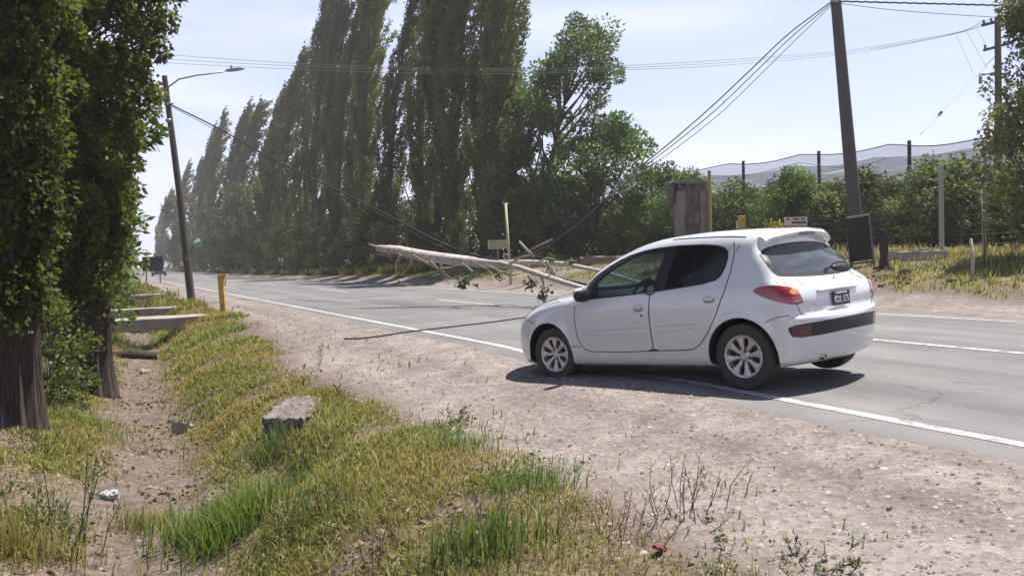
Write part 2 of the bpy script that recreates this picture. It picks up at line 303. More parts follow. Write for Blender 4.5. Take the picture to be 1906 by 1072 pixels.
def groundmat():
    m, n, b, o = newmat("earth_gravel_grass"); L = n.links.new
    def N(t, **k):
        q = n.nodes.new(t)
        for a, v in k.items(): setattr(q, a, v)
        return q
    geo = N("ShaderNodeNewGeometry")
    def noise(sc, det=6, ro=.6):
        z = N("ShaderNodeTexNoise"); z.inputs['Scale'].default_value = sc; z.inputs['Detail'].default_value = det; z.inputs['Roughness'].default_value = ro; L(geo.outputs['Position'], z.inputs['Vector']); return z.outputs[0]
    def ramp(f, *st):
        r = N("ShaderNodeValToRGB"); L(f, r.inputs[0]); e = r.color_ramp.elements
        while len(e) < len(st): e.new(.5)
        for q, (p, c) in zip(e, st): q.position = p; q.color = (*c, 1)
        return r.outputs[0]
    def mix(f, a, bb, mode='MIX'):
        x = N("ShaderNodeMix", data_type='RGBA', blend_type=mode)
        if hasattr(f, 'is_linked') or not isinstance(f, (int, float)): L(f, x.inputs[0])
        else: x.inputs[0].default_value = f
        L(a, x.inputs[6]); L(bb, x.inputs[7]); return x.outputs[2]
    def attr(k): q = N("ShaderNodeAttribute", attribute_name=k); return q.outputs['Fac']
    soil = ramp(noise(7, 8, .7), (.30, (.085, .064, .053)), (.5, (.155, .124, .108)), (.72, (.235, .195, .174)))
    litter = ramp(noise(38, 4, .7), (.38, (.4, .36, .34)), (.58, (1.0, .93, .9)))
    soil = mix(.75, soil, litter, 'MULTIPLY')
    gr = ramp(noise(2.2, 7, .65), (.32, (.165, .142, .132)), (.52, (.222, .193, .180)), (.70, (.285, .251, .237)))
    mpt = N("ShaderNodeMapping"); mpt.inputs['Scale'].default_value = (1.5, .07, 1); mpt.inputs['Rotation'].default_value = (0, 0, .05); L(geo.outputs['Position'], mpt.inputs[0]); zt = N("ShaderNodeTexNoise"); zt.inputs['Scale'].default_value = 1.3; zt.inputs['Detail'].default_value = 4; L(mpt.outputs[0], zt.inputs['Vector'])
    gr = mix(.9, gr, ramp(zt.outputs[0], (.34, (.80, .79, .78)), (.5, (1, 1, 1)), (.66, (1.14, 1.13, 1.12))), 'MULTIPLY')
    v = N("ShaderNodeTexVoronoi"); v.inputs['Scale'].default_value = 22; L(geo.outputs['Position'], v.inputs['Vector'])
    peb = ramp(v.outputs['Color'], (.1, (.72, .70, .69)), (.5, (.98, .97, .96)), (.9, (1.18, 1.16, 1.14)))
    gr = mix(.8, gr, peb, 'MULTIPLY')
    fine = ramp(noise(90, 3, .7), (.35, (.74, .73, .72)), (.6, (1.06, 1.05, 1.05)))
    gr = mix(.8, gr, fine, 'MULTIPLY')
    turf = ramp(noise(5, 7, .7), (.3, (.085, .07, .035)), (.5, (.17, .15, .055)), (.7, (.28, .235, .11)))
    turf = mix(.7, turf, litter, 'MULTIPLY')
    c = mix(attr("gravelly"), soil, gr); c = mix(attr("grassy"), c, turf)
    L(c, b.inputs['Base Color']); b.inputs['Roughness'].default_value = .95; b.inputs['Specular IOR Level'].default_value = .15
    bp = N("ShaderNodeBump"); bp.inputs['Strength'].default_value = .55; bp.inputs['Distance'].default_value = .02
    ad = N("ShaderNodeMath", operation='ADD'); L(noise(45, 5, .7), ad.inputs[0]); L(v.outputs['Distance'], ad.inputs[1]); L(ad.outputs[0], bp.inputs['Height']); L(bp.outputs[0], b.inputs['Normal']); return m
def hit(px, py):
    d = ray(px, py); t = 2.0
    for _ in range(4000):
        p = EYE + d * t
        if p[2] < float(gz(p[0], p[1])): break
        t *= 1.002
    return p, t
tag(link("ground", me, groundmat()), kind='structure')

def strip_mesh(name, xl, xr, ys, lift, m, nxs=6, zfn=roadz, jag=0):
    V = []; ys = np.asarray(ys)
    for y in ys:
        a = xl + (jag * (vnoise(np.array([y]), 0, .5, 20)[0] - .5) + jag * .6 * (vnoise(np.array([y]), 0, .12, 24)[0] - .5) if jag else 0); b = xr + (jag * (vnoise(np.array([y]), 0, .5, 21)[0] - .5) if jag else 0)
        xs_ = np.linspace(a, b, nxs) if jag < .1 else np.concatenate([[a - .10], np.linspace(a, b, nxs - 2), [b + .10]])
        for k, x in enumerate(xs_): V.append((x, y, float(zfn(x, y)) + lift - (.03 if jag > .1 and k in (0, nxs - 1) else 0)))
    ii = (np.arange(len(ys) - 1)[:, None] * nxs + np.arange(nxs - 1)[None]).ravel()
    return link(name, npmesh(name, V, [np.stack([ii, ii + 1, ii + nxs + 1, ii + nxs], 1)], smooth=True), m)
_ry = np.concatenate([-np.geomspace(200, 3, 10), np.arange(-2, 30, .25), np.geomspace(30.5, 900, 90)])
def asphalt():
    m, n, b, o = newmat("worn_asphalt"); L = n.links.new
    g = n.nodes.new("ShaderNodeNewGeometry")
    def noise(sc, st=(1, 1, 1), det=6):
        mp = n.nodes.new("ShaderNodeMapping"); mp.inputs['Scale'].default_value = st; L(g.outputs['Position'], mp.inputs[0])
        z = n.nodes.new("ShaderNodeTexNoise"); z.inputs['Scale'].default_value = sc; z.inputs['Detail'].default_value = det; L(mp.outputs[0], z.inputs['Vector']); return z.outputs[0]
    def ramp(f, a, c1, bb, c2):
        r = n.nodes.new("ShaderNodeValToRGB"); L(f, r.inputs[0]); e = r.color_ramp.elements; e[0].position = a; e[1].position = bb; e[0].color = (*c1, 1); e[1].color = (*c2, 1); return r.outputs[0]
    base = ramp(noise(1.1, (1.4, .10, 1)), .3, (.112, .109, .108), .72, (.168, .163, .160))
    sp = ramp(noise(120, det=2), .3, (.72, .72, .72), .7, (1.22, 1.22, 1.22)); dirt = ramp(noise(.7), .45, (0, 0, 0), .8, (.5, .5, .5))
    def mix(f, a, bb, mode):
        x = n.nodes.new("ShaderNodeMix"); x.data_type = 'RGBA'; x.blend_type = mode
        if isinstance(f, float): x.inputs[0].default_value = f
        else: L(f, x.inputs[0])
        L(a, x.inputs[6]); L(bb, x.inputs[7]); return x.outputs[2]
    c = mix(.8, base, sp, 'MULTIPLY')
    c = mix(.75, c, ramp(noise(.8, (2.2, .035, 1), 3), .38, (.80, .80, .80), .64, (1.13, 1.13, 1.13)), 'MULTIPLY')
    vo = n.nodes.new("ShaderNodeTexVoronoi"); vo.feature = 'DISTANCE_TO_EDGE'; vo.inputs['Scale'].default_value = .55; wq = n.nodes.new("ShaderNodeVectorMath"); wq.operation = 'ADD'; wn = n.nodes.new("ShaderNodeTexNoise"); wn.inputs['Scale'].default_value = 1.4; wn.inputs['Detail'].default_value = 5
    L(g.outputs['Position'], wn.inputs['Vector']); L(g.outputs['Position'], wq.inputs[0]); L(wn.outputs['Color'], wq.inputs[1]); L(wq.outputs[0], vo.inputs['Vector'])
    c = mix(ramp(noise(.35), .52, (0, 0, 0), .60, (.75, .75, .75)), c, mix(1.0, c, ramp(vo.outputs['Distance'], .004, (.5, .5, .5), .016, (1, 1, 1)), 'MULTIPLY'), 'MIX')
    d = n.nodes.new("ShaderNodeRGB"); d.outputs[0].default_value = (.26, .225, .205, 1)
    c = mix(dirt, c, d.outputs[0], 'MIX'); L(c, b.inputs['Base Color']); b.inputs['Roughness'].default_value = .82; b.inputs['Specular IOR Level'].default_value = .3
    bp = n.nodes.new("ShaderNodeBump"); bp.inputs['Strength'].default_value = .25; bp.inputs['Distance'].default_value = .006; L(noise(160, det=3), bp.inputs['Height']); L(bp.outputs[0], b.inputs['Normal']); return m
M_ASPH = asphalt()
M_LINE = mat("worn_white_road_paint", (.43, .415, .40), .8, .3, 7, c2=(.19, .183, .176), contrast=(.38, .50), detail=10)
tag(strip_mesh("road", 4.66, 13.38, _ry, .0, M_ASPH, 24, jag=.16), kind='structure')
for nme, x, w in (("edge_line", 5.04, .115), ("edge_line", 13.0, .12)):
    tag(strip_mesh(nme, x - w / 2, x + w / 2, _ry, .004, M_LINE, 3, jag=.012), kind='structure')
for k in range(-1, 16):
    y0 = 3.7 + 14.75 * k
    tag(strip_mesh("centre_line", 8.90 - .055, 8.90 + .055, np.linspace(y0, y0 + 5.0, 12), .004, M_LINE, 3, jag=.01), kind='structure')
# ------------------------------------------------------------------ car building
CAR_POS = np.array([5.876368831632366, 6.128034726123959, 0.0])
CAR_ROT = np.array([[-0.27551572198440705, -0.9604795252540443, -0.03962535182401105], [0.9595257193449542, -0.277275320401235, 0.04928276181324316], [-0.05832221579260625, -0.02444336851086984, 0.9979985174742909]])
def box_sphere(nxx=88, nyy=40, nzz=32):
    X0, X1, Y1, Z0, Z1 = -.8, 3.42, .95, .08, 1.55
    xs = np.linspace(X0, X1, nxx + 1); ys = np.linspace(-Y1, Y1, nyy + 1); zs = np.linspace(Z0, Z1, nzz + 1)
    idx = {}; V = []; F = []
    def vid(i, j, k):
        q = (i, j, k)
        if q not in idx: idx[q] = len(V); V.append((xs[i], ys[j], zs[k]))
        return idx[q]
    for k, f in ((0, 0), (nzz, 1)):
        for i in range(nxx):
            for j in range(nyy):
                q = [vid(i, j, k), vid(i + 1, j, k), vid(i + 1, j + 1, k), vid(i, j + 1, k)]; F.append(q if f else q[::-1])
    for j, f in ((0, 1), (nyy, 0)):
        for i in range(nxx):
            for k in range(nzz):
                q = [vid(i, j, k), vid(i + 1, j, k), vid(i + 1, j, k + 1), vid(i, j, k + 1)]; F.append(q if f else q[::-1])
    for i, f in ((0, 0), (nxx, 1)):
        for j in range(nyy):
            for k in range(nzz):
                q = [vid(i, j, k), vid(i, j + 1, k), vid(i, j + 1, k + 1), vid(i, j, k + 1)]; F.append(q if f else q[::-1])
    return np.array(V), np.array(F)
def shrink(V, fn, ax=(.1, 2.6), az=.60):
    A = np.stack([np.clip(V[:, 0], *ax), np.zeros(len(V)), np.full(len(V), az)], 1); D = A - V
    lo = np.zeros(len(V)); hi = np.ones(len(V))
    for _ in range(30):
        m = .5 * (lo + hi); o = fn(V + D * m[:, None]) > 0; lo = np.where(o, m, lo); hi = np.where(o, hi, m)
    return V + D * lo[:, None]
def dens(pts, step, closed=True):
    pts = [np.array(p, float) for p in pts]; o = []
    n = len(pts)
    for i in range(n if closed else n - 1):
        a, b = pts[i], pts[(i + 1) % n]; k = max(1, int(np.linalg.norm(b - a) / step))
        for t in range(k): o.append(a + (b - a) * t / k)
    if not closed: o.append(pts[-1])
    return np.array(o)
def rounded(pts, it=2):
    p = [np.array(q, float) for q in pts]
    for _ in range(it):
        o = []
        for i in range(len(p)):
            a, b = p[i], p[(i + 1) % len(p)]; o += [a * .75 + b * .25, a * .25 + b * .75]
        p = o
    return np.array(p)
def inside(P, poly):
    x, y = P[:, 0], P[:, 1]; c = np.zeros(len(P), bool); n = len(poly)
    for i in range(n):
        (x1, y1), (x2, y2) = poly[i], poly[(i + 1) % n]
        m = ((y1 > y) != (y2 > y)) & (x < (x2 - x1) * (y - y1) / (y2 - y1 + 1e-15) + x1); c ^= m
    return c
def on_body(P2, mode, s=1):
    P2 = np.asarray(P2, float); n = len(P2); o = np.zeros((n, 3)); d = np.zeros((n, 3))
    if mode == 'side': o[:, 0] = P2[:, 0]; o[:, 1] = 1.25 * s; o[:, 2] = P2[:, 1]; d[:, 1] = -s; tm = 1.24
    elif mode == 'rear': o[:, 0] = -1.1; o[:, 1] = P2[:, 0]; o[:, 2] = P2[:, 1]; d[:, 0] = 1; tm = 2.0
    elif mode == 'front': o[:, 0] = 3.6; o[:, 1] = P2[:, 0]; o[:, 2] = P2[:, 1]; d[:, 0] = -1; tm = 2.8
    elif mode == 'top': o[:, 0] = P2[:, 0]; o[:, 1] = P2[:, 1]; o[:, 2] = 1.8; d[:, 2] = -1; tm = 1.6
    else:            # 'corner': diagonal view of a rear corner, P2 = (u, z), u measured across the diagonal
        c = math.cos(R_(mode)); q = math.sin(R_(mode)); e = np.array([-c, q * s, 0]); t = np.array([q, c * s, 0])
        o = P2[:, :1] * t + e * 1.6; o[:, 2] = P2[:, 1]; d[:] = -e; tm = 1.6
    h = car_cast(o, d, tm, n=200)
    bad = np.isnan(h[:, 0])
    if bad.any():
        good = np.where(~bad)[0]
        for i in np.where(bad)[0]: h[i] = h[good[np.argmin(np.abs(good - i))]]
    return h
def patch(name, outline, mode, s, off, thick, m, parent, holes=(), step=.03):
    """a panel cut out of the body surface, with its own thickness"""
    O = dens(outline, step); loops = [O] + [dens(h, step) for h in holes]
    mn, mxx = O.min(0), O.max(0); gx, gy = np.meshgrid(np.arange(mn[0], mxx[0], step), np.arange(mn[1], mxx[1], step)); gp = np.stack([gx.ravel(), gy.ravel()], 1)
    ok = inside(gp, O)
    for h in loops[1:]: ok &= ~inside(gp, h)
    allb = np.concatenate(loops); gp = gp[ok]
    if len(gp): gp = gp[np.array([np.min(np.hypot(*(allb - q).T)) for q in gp]) > step * .45]
    pts = [Vector(p) for p in np.concatenate([allb, gp])]; ed = []; b0 = 0
    for l in loops:
        ed += [(b0 + i, b0 + (i + 1) % len(l)) for i in range(len(l))]; b0 += len(l)
    v2, e2, f2, *_ = delaunay_2d_cdt(pts, ed, [], 0, 1e-5)
    v2 = np.array([tuple(v) for v in v2]); f2 = [f for f in f2]
    cen = np.array([v2[list(f)].mean(0) for f in f2]); ok = inside(cen, O)
    for h in loops[1:]: ok &= ~inside(cen, h)
    f2 = [f for f, k in zip(f2, ok) if k]
    P = on_body(v2, mode, s); N = car_grad(P); out_ = P + N * off; inn = P + N * (off - thick)
    n = len(v2)
    f0 = f2[0]; a = np.cross(out_[f0[1]] - out_[f0[0]], out_[f0[2]] - out_[f0[0]]); flip = a @ N[f0[0]] < 0
    F = [tuple(f)[::-1] if flip else tuple(f) for f in f2]; Fi = [tuple(i + n for i in f[::-1]) for f in F]
    cnt = {}
    for f in F:
        for i in range(len(f)): e = (f[i], f[(i + 1) % len(f)]); cnt[e] = 1
    border = [e for e in cnt if (e[1], e[0]) not in cnt]
    V = list(map(tuple, out_)) + list(map(tuple, inn)); Wf = []
    nrm = [tuple(q) for q in N] + [tuple(-q) for q in N]
    for a, b in border:
        k = len(V); V += [tuple(out_[a]), tuple(out_[b]), tuple(inn[b]), tuple(inn[a])]; Wf.append((k, k + 3, k + 2, k + 1))
        w = np.cross(out_[b] - out_[a], N[a]); w = w / (np.linalg.norm(w) + 1e-9); nrm += [tuple(w)] * 4
    me = bpy.data.meshes.new(name); me.from_pydata(V, [], F + Fi + Wf); me.update()
    me.polygons.foreach_set("use_smooth", np.ones(len(me.polygons), bool))
    me.normals_split_custom_set_from_vertices(nrm)
    return link(name, me, m, parent)
def prism(mb, outline, axis, a, b):
    O = dens(outline, .05); n = len(O); V = []
    for t in (a, b):
        for p in O: V.append((p[0], t, p[1]) if axis == 'y' else (t, p[0], p[1]))
    mb.add(V, [tuple(range(n)), tuple(range(2 * n - 1, n - 1, -1))] + [(i, (i + 1) % n, n + (i + 1) % n, n + i) for i in range(n)])
def boolean(o, c):
    md = o.modifiers.new("cut", 'BOOLEAN'); md.operation = 'DIFFERENCE'; md.solver = 'EXACT'; md.object = c
    dg = bpy.context.evaluated_depsgraph_get(); me = bpy.data.meshes.new_from_object(o.evaluated_get(dg)); o.modifiers.clear(); old = o.data; o.data = me; bpy.data.meshes.remove(old)
    bpy.data.objects.remove(c)
BAND = [(1.915, .872), (1.845, 1.039), (1.77, 1.103), (1.595, 1.194), (1.454, 1.255), (1.32, 1.291), (1.134, 1.322), (.953, 1.334), (.745, 1.337), (.44, 1.322), (.276, 1.30), (.19, 1.272), (.145, 1.235),
        (.134, 1.171), (.150, 1.088), (.184, 1.018), (.229, .982), (.368, .953), (.687, .926), (.969, .905), (1.329, .886), (1.691, .873)]
FGLASS = [(1.68, .889), (1.705, 1.035), (1.649, 1.09), (1.513, 1.172), (1.301, 1.262), (1.121, 1.30), (.946, 1.317), (.895, 1.312), (.877, 1.236), (.905, 1.157), (.93, 1.068), (.94, .918), (1.33, .897)]
RGLASS = [(.735, 1.325), (.437, 1.308), (.285, 1.29), (.20, 1.26), (.156, 1.223), (.150, 1.172), (.166, 1.088), (.2, 1.025), (.245, .992), (.37, .966), (.69, .941), (.812, .93), (.77, 1.164)]
TRI = [(1.905, .874), (1.845, 1.032), (1.765, 1.095), (1.72, 1.05), (1.70, .876)]
FDOOR = [(1.905, .868), (1.975, .80), (1.99, .69), (1.972, .516), (1.935, .415), (1.875, .356), (1.79, .334), (1.36, .332), (.974, .345), (.966, .427), (.977, .527), (.983, .70), (.976, .82), (.972, .900), (1.329, .881), (1.691, .868)]
RDOOR = [(.966, .900), (.970, .82), (.977, .70), (.971, .527), (.960, .427), (.965, .346), (.601, .354), (.50, .364), (.425, .402), (.325, .50), (.222, .666), (.132, .873), (.088, 1.06), (.078, 1.20), (.100, 1.31), (.141, 1.24), (.1295, 1.171), (.1455, 1.088), (.180, 1.015), (.227, .978), (.368, .948), (.687, .921)]
RWIN = [(.645, 1.205), (.46, 1.248), (.17, 1.270), (-.17, 1.270), (-.46, 1.248), (-.645, 1.205), (-.69, 1.09), (-.685, .985), (-.62, .968), (-.32, .95), (0, .945), (.32, .95), (.62, .968), (.685, .985), (.69, 1.09)]
WSH = [(.50, 1.345), (.25, 1.372), (-.25, 1.372), (-.50, 1.345), (-.58, 1.18), (-.63, 1.02), (-.5, .985), (0, .975), (.5, .985), (.63, 1.02), (.58, 1.18)]
_cabin = {}
def body_mesh(name, paint, parent, doors=True):
    V, F = box_sphere(); P = shrink(V, car_F)
    if not doors: return link(name, npmesh(name, P, [F], smooth=True), paint, parent)
    cab = lambda p: _smax(_smax(_smax(car_F(p) + .05, .34 - p[..., 2], .05), p[..., 0] - 2.0, .05), -.36 - p[..., 0], .05)
    import bmesh
    V2, F2 = box_sphere(44, 20, 18); P2 = shrink(V2, cab, (.1, 1.7), .62)
    def fixed(me, inv):
        b = bmesh.new(); b.from_mesh(me); bmesh.ops.recalc_face_normals(b, faces=b.faces)
        if (b.calc_volume(signed=True) < 0) != inv: bmesh.ops.reverse_faces(b, faces=b.faces)
        b.to_mesh(me); b.free(); return me
    o = link(name, fixed(npmesh(name, P, [F]), False), None, None)
    oc = link("cutter", fixed(npmesh("cutter", P2, [F2]), False), M_PLASTIC, None)
    boolean(o, oc)
    def cutter(fn):
        mb = MB(); fn(mb); return mb.build("cutter", M_PLASTIC)
    def wins(mb):
        for s in (1, -1): prism(mb, BAND, 'y', .40 * s, 1.1 * s)
    def wins2(mb): prism(mb, rounded(WSH, 1), 'x', 1.22, 3.0); prism(mb, rounded(RWIN, 1), 'x', -1.0, .2)
    def drs(mb):
        for s in (1, -1):
            for D in (FDOOR, RDOOR): prism(mb, D, 'y', .60 * s, 1.1 * s)
    def wells(mb):
        for s in (1, -1):
            for cx in (-.012, 2.41):
                M = Matrix.Translation((cx, 0, .295)); prof = [(.001, .52), (.348, .52), (.348, 1.1), (.001, 1.1)]
                mb.lathe([(r, h * s) for r, h in prof], 44, M, True)
    boolean(o, cutter(wins)); boolean(o, cutter(wins2)); boolean(o, cutter(drs)); boolean(o, cutter(wells))
    b = bmesh.new(); b.from_mesh(o.data); bmesh.ops.remove_doubles(b, verts=b.verts, dist=1e-5); bmesh.ops.triangulate(b, faces=[f for f in b.faces if len(f.verts) > 4]); b.to_mesh(o.data); b.free()
    me = o.data; nv = len(me.vertices); co = np.empty(nv * 3); me.vertices.foreach_get("co", co); co = co.reshape(-1, 3)
    f = car_F(co); g = car_grad(co); graw = np.linalg.norm(np.stack([(car_F(co + e) - car_F(co - e)) / .008 for e in np.eye(3) * .004], -1), axis=-1); on = np.abs(f) / np.maximum(graw, .6) < .009
    np_ = len(me.polygons); fn = np.empty(np_ * 3); me.polygons.foreach_get("normal", fn); fn = fn.reshape(-1, 3)
    mi = np.zeros(np_, np.int32); ln = np.zeros((len(me.loops), 3))
    for p in me.polygons:
        vs = list(p.vertices); skin = on[vs].all(); good = skin and (g[vs].mean(0) @ fn[p.index]) > .35
        mi[p.index] = 0 if skin else 1
        for li, v in zip(p.loop_indices, vs): ln[li] = g[v] if good else fn[p.index]
    me.materials.clear(); me.materials.append(paint); me.materials.append(M_INTERIOR)
    me.polygons.foreach_set("material_index", mi); me.polygons.foreach_set("use_smooth", np.ones(np_, bool))
    me.normals_split_custom_set([tuple(q) for q in ln]); o.parent = parent
    return o
def seam(mb, pts, mode, s=1, w=.0035):
    h = on_body(dens(pts, .03, False), mode, s); N = car_grad(h); mb.tube(list(h + N * .0004), w, 5)
def _arch(cx, s):
    V = []; F = []; n = 22
    for i in range(n + 1):
        t = R_(-12) + R_(204) * i / n
        for r, y in ((.3475, .79), (.3475, .51), (.02, .51)): V.append((cx + r * math.cos(t), y * s, .295 + r * math.sin(t)))
    for i in range(n):
        for j in (0, 1): F.append((i * 3 + j, i * 3 + j + 1, i * 3 + j + 4, i * 3 + j + 3))
    return MB().add(V, F)
def wheel(parent, cx, s, steer=0, tilt=0):
    piv = bpy.data.objects.new("wheel", None)
    R = .295; y0, y1 = .615 * s, .795 * s
    rot = Matrix.Translation((cx, 0, R)) @ Matrix.Rotation(steer, 4, 'Z') @ Matrix.Rotation(tilt, 4, 'Y')
    mid, hw = (y0 + y1) / 2, .09
    t = [(.19, -.078), (.215, -.088), (.255, -.09), (.281, -.082), (.290, -.068), (.295, -.03)]
    prof = [(r, mid + h * s) for r, h in t] + [(.2955, mid), ] + [(r, mid - h * s) for r, h in t[::-1]] + [(.18, mid + .05 * s), (.18, mid - .05 * s)]
    ty = MB().lathe(prof, 56, rot, True)
    for g in (-.045, -.015, .015, .045): pass
    w = ty.build("wheel", M_RUBBER, parent, True, 40)
    # rim: lip, eight spokes round trapezoid openings, hub
    def P(r, a, h): return rot @ Vector((r * math.cos(a), mid + h * s, r * math.sin(a)))
    rim = MB(); rim.lathe([(.193, mid + .080 * s), (.186, mid + .088 * s), (.170, mid + .082 * s), (.166, mid + .060 * s), (.166, mid - .05 * s), (.19, mid - .05 * s)], 56, rot, True)
    K = 8
    for k in range(K):
        a0 = 2 * math.pi * k / K + .2
        prof2 = [(.045, .30, .052), (.075, .235, .062), (.11, .195, .068), (.145, .21, .072), (.170, .26, .074)]
        V = []; F = []
        for r, ha, h in prof2:
            V += [P(r, a0 - ha, h), P(r, a0 - ha * .6, h + .007), P(r, a0 + ha * .6, h + .007), P(r, a0 + ha, h), P(r, a0 + ha, h - .03), P(r, a0 - ha, h - .03)]
        for i in range(len(prof2) - 1):
            for j in range(6): F.append((i * 6 + j, i * 6 + (j + 1) % 6, (i + 1) * 6 + (j + 1) % 6, (i + 1) * 6 + j))
        F.append(tuple(range(6))); F.append(tuple(24 + j for j in range(6))); rim.add(V, F)
    rim.lathe([(.0, mid + .070 * s), (.028, mid + .070 * s), (.034, mid + .064 * s), (.06, mid + .058 * s), (.066, mid + .03 * s), (0, mid + .03 * s)], 28, rot, False)
    rim.build("rim", M_ALLOY, w, True, 35)
    d = MB().lathe([(.0, mid + .012 * s), (.165, mid + .012 * s), (.165, mid - .02 * s), (0, mid - .02 * s)], 36, rot); 
    for k in range(4):
        c = P(.05, 2 * math.pi * k / 4 + .6, .052); d.tube([c, rot @ Vector((0, .016 * s, 0)) - rot @ Vector((0, 0, 0)) + c], .011, 8)
    d.build("brake_disc", mat("brake_disc_steel", (.05, .045, .042), .7, .4, 10), w, True, 35)
    return w
M_PAINT, _n, _b, _o = newmat("white_car_paint")
def _paint():
    n, b = _n, _b; g = n.nodes.new("ShaderNodeTexCoord"); sx = n.nodes.new("ShaderNodeSeparateXYZ"); n.links.new(g.outputs['Object'], sx.inputs[0])
    z = n.nodes.new("ShaderNodeTexNoise"); z.inputs['Scale'].default_value = 5; z.inputs['Detail'].default_value = 7; n.links.new(g.outputs['Object'], z.inputs[0])
    mr = n.nodes.new("ShaderNodeMapRange"); mr.inputs[1].default_value = .62; mr.inputs[2].default_value = .15; n.links.new(sx.outputs[2], mr.inputs[0])
    mu = n.nodes.new("ShaderNodeMath"); mu.operation = 'MULTIPLY'; n.links.new(mr.outputs[0], mu.inputs[0]); n.links.new(z.outputs[0], mu.inputs[1])
    x = n.nodes.new("ShaderNodeMix"); x.data_type = 'RGBA'; x.inputs[6].default_value = (.60, .60, .61, 1); x.inputs[7].default_value = (.42, .375, .34, 1); n.links.new(mu.outputs[0], x.inputs[0])
    n.links.new(x.outputs[2], b.inputs['Base Color']); b.inputs['Roughness'].default_value = .32; b.inputs['Coat Weight'].default_value = 1.0; b.inputs['Coat Roughness'].default_value = .04; b.inputs['Specular IOR Level'].default_value = .6
_paint()
M_GLASS_F = glassmat("front_side_glass", (.30, .42, .46), veiling=.05); M_GLASS_D = glassmat("tinted_glass", (.06, .065, .08), veiling=.025); M_GLASS_W = glassmat("windscreen_glass", (.75, .86, .86)); M_GLASS_R = glassmat("sheen_rear_glass", (.20, .22, .25), 1.8, .06, .14)  # rear pane carries most of the painted sky reflection
M_PANELGAP = mat("panel_gap", (.03, .03, .03), .9, .2, 5)
M_TRIM = mat("bumper_strip", (.012, .012, .018), .5, .3, 14)
M_PLATE = mat("plate_black", (.016, .016, .02), .4, .3, 30); M_PLATEW = mat("plate_letters", (.62, .62, .62), .5, .15, 30)
def text_mesh(name, s, size, M, m, parent, ext=.0012, font_scale=(1, 1)):
    c = bpy.data.curves.new(name, 'FONT'); c.body = s; c.size = size; c.align_x = 'CENTER'; c.align_y = 'CENTER'; c.extrude = ext; c.resolution_u = 3; c.offset = size * .012
    o = bpy.data.objects.new(name, c); COL.objects.link(o); dg = bpy.context.evaluated_depsgraph_get(); me = bpy.data.meshes.new_from_object(o.evaluated_get(dg)); bpy.data.objects.remove(o)
    me.transform(M @ Matrix.Diagonal((font_scale[0], font_scale[1], 1, 1))); return link(name, me, m, parent)

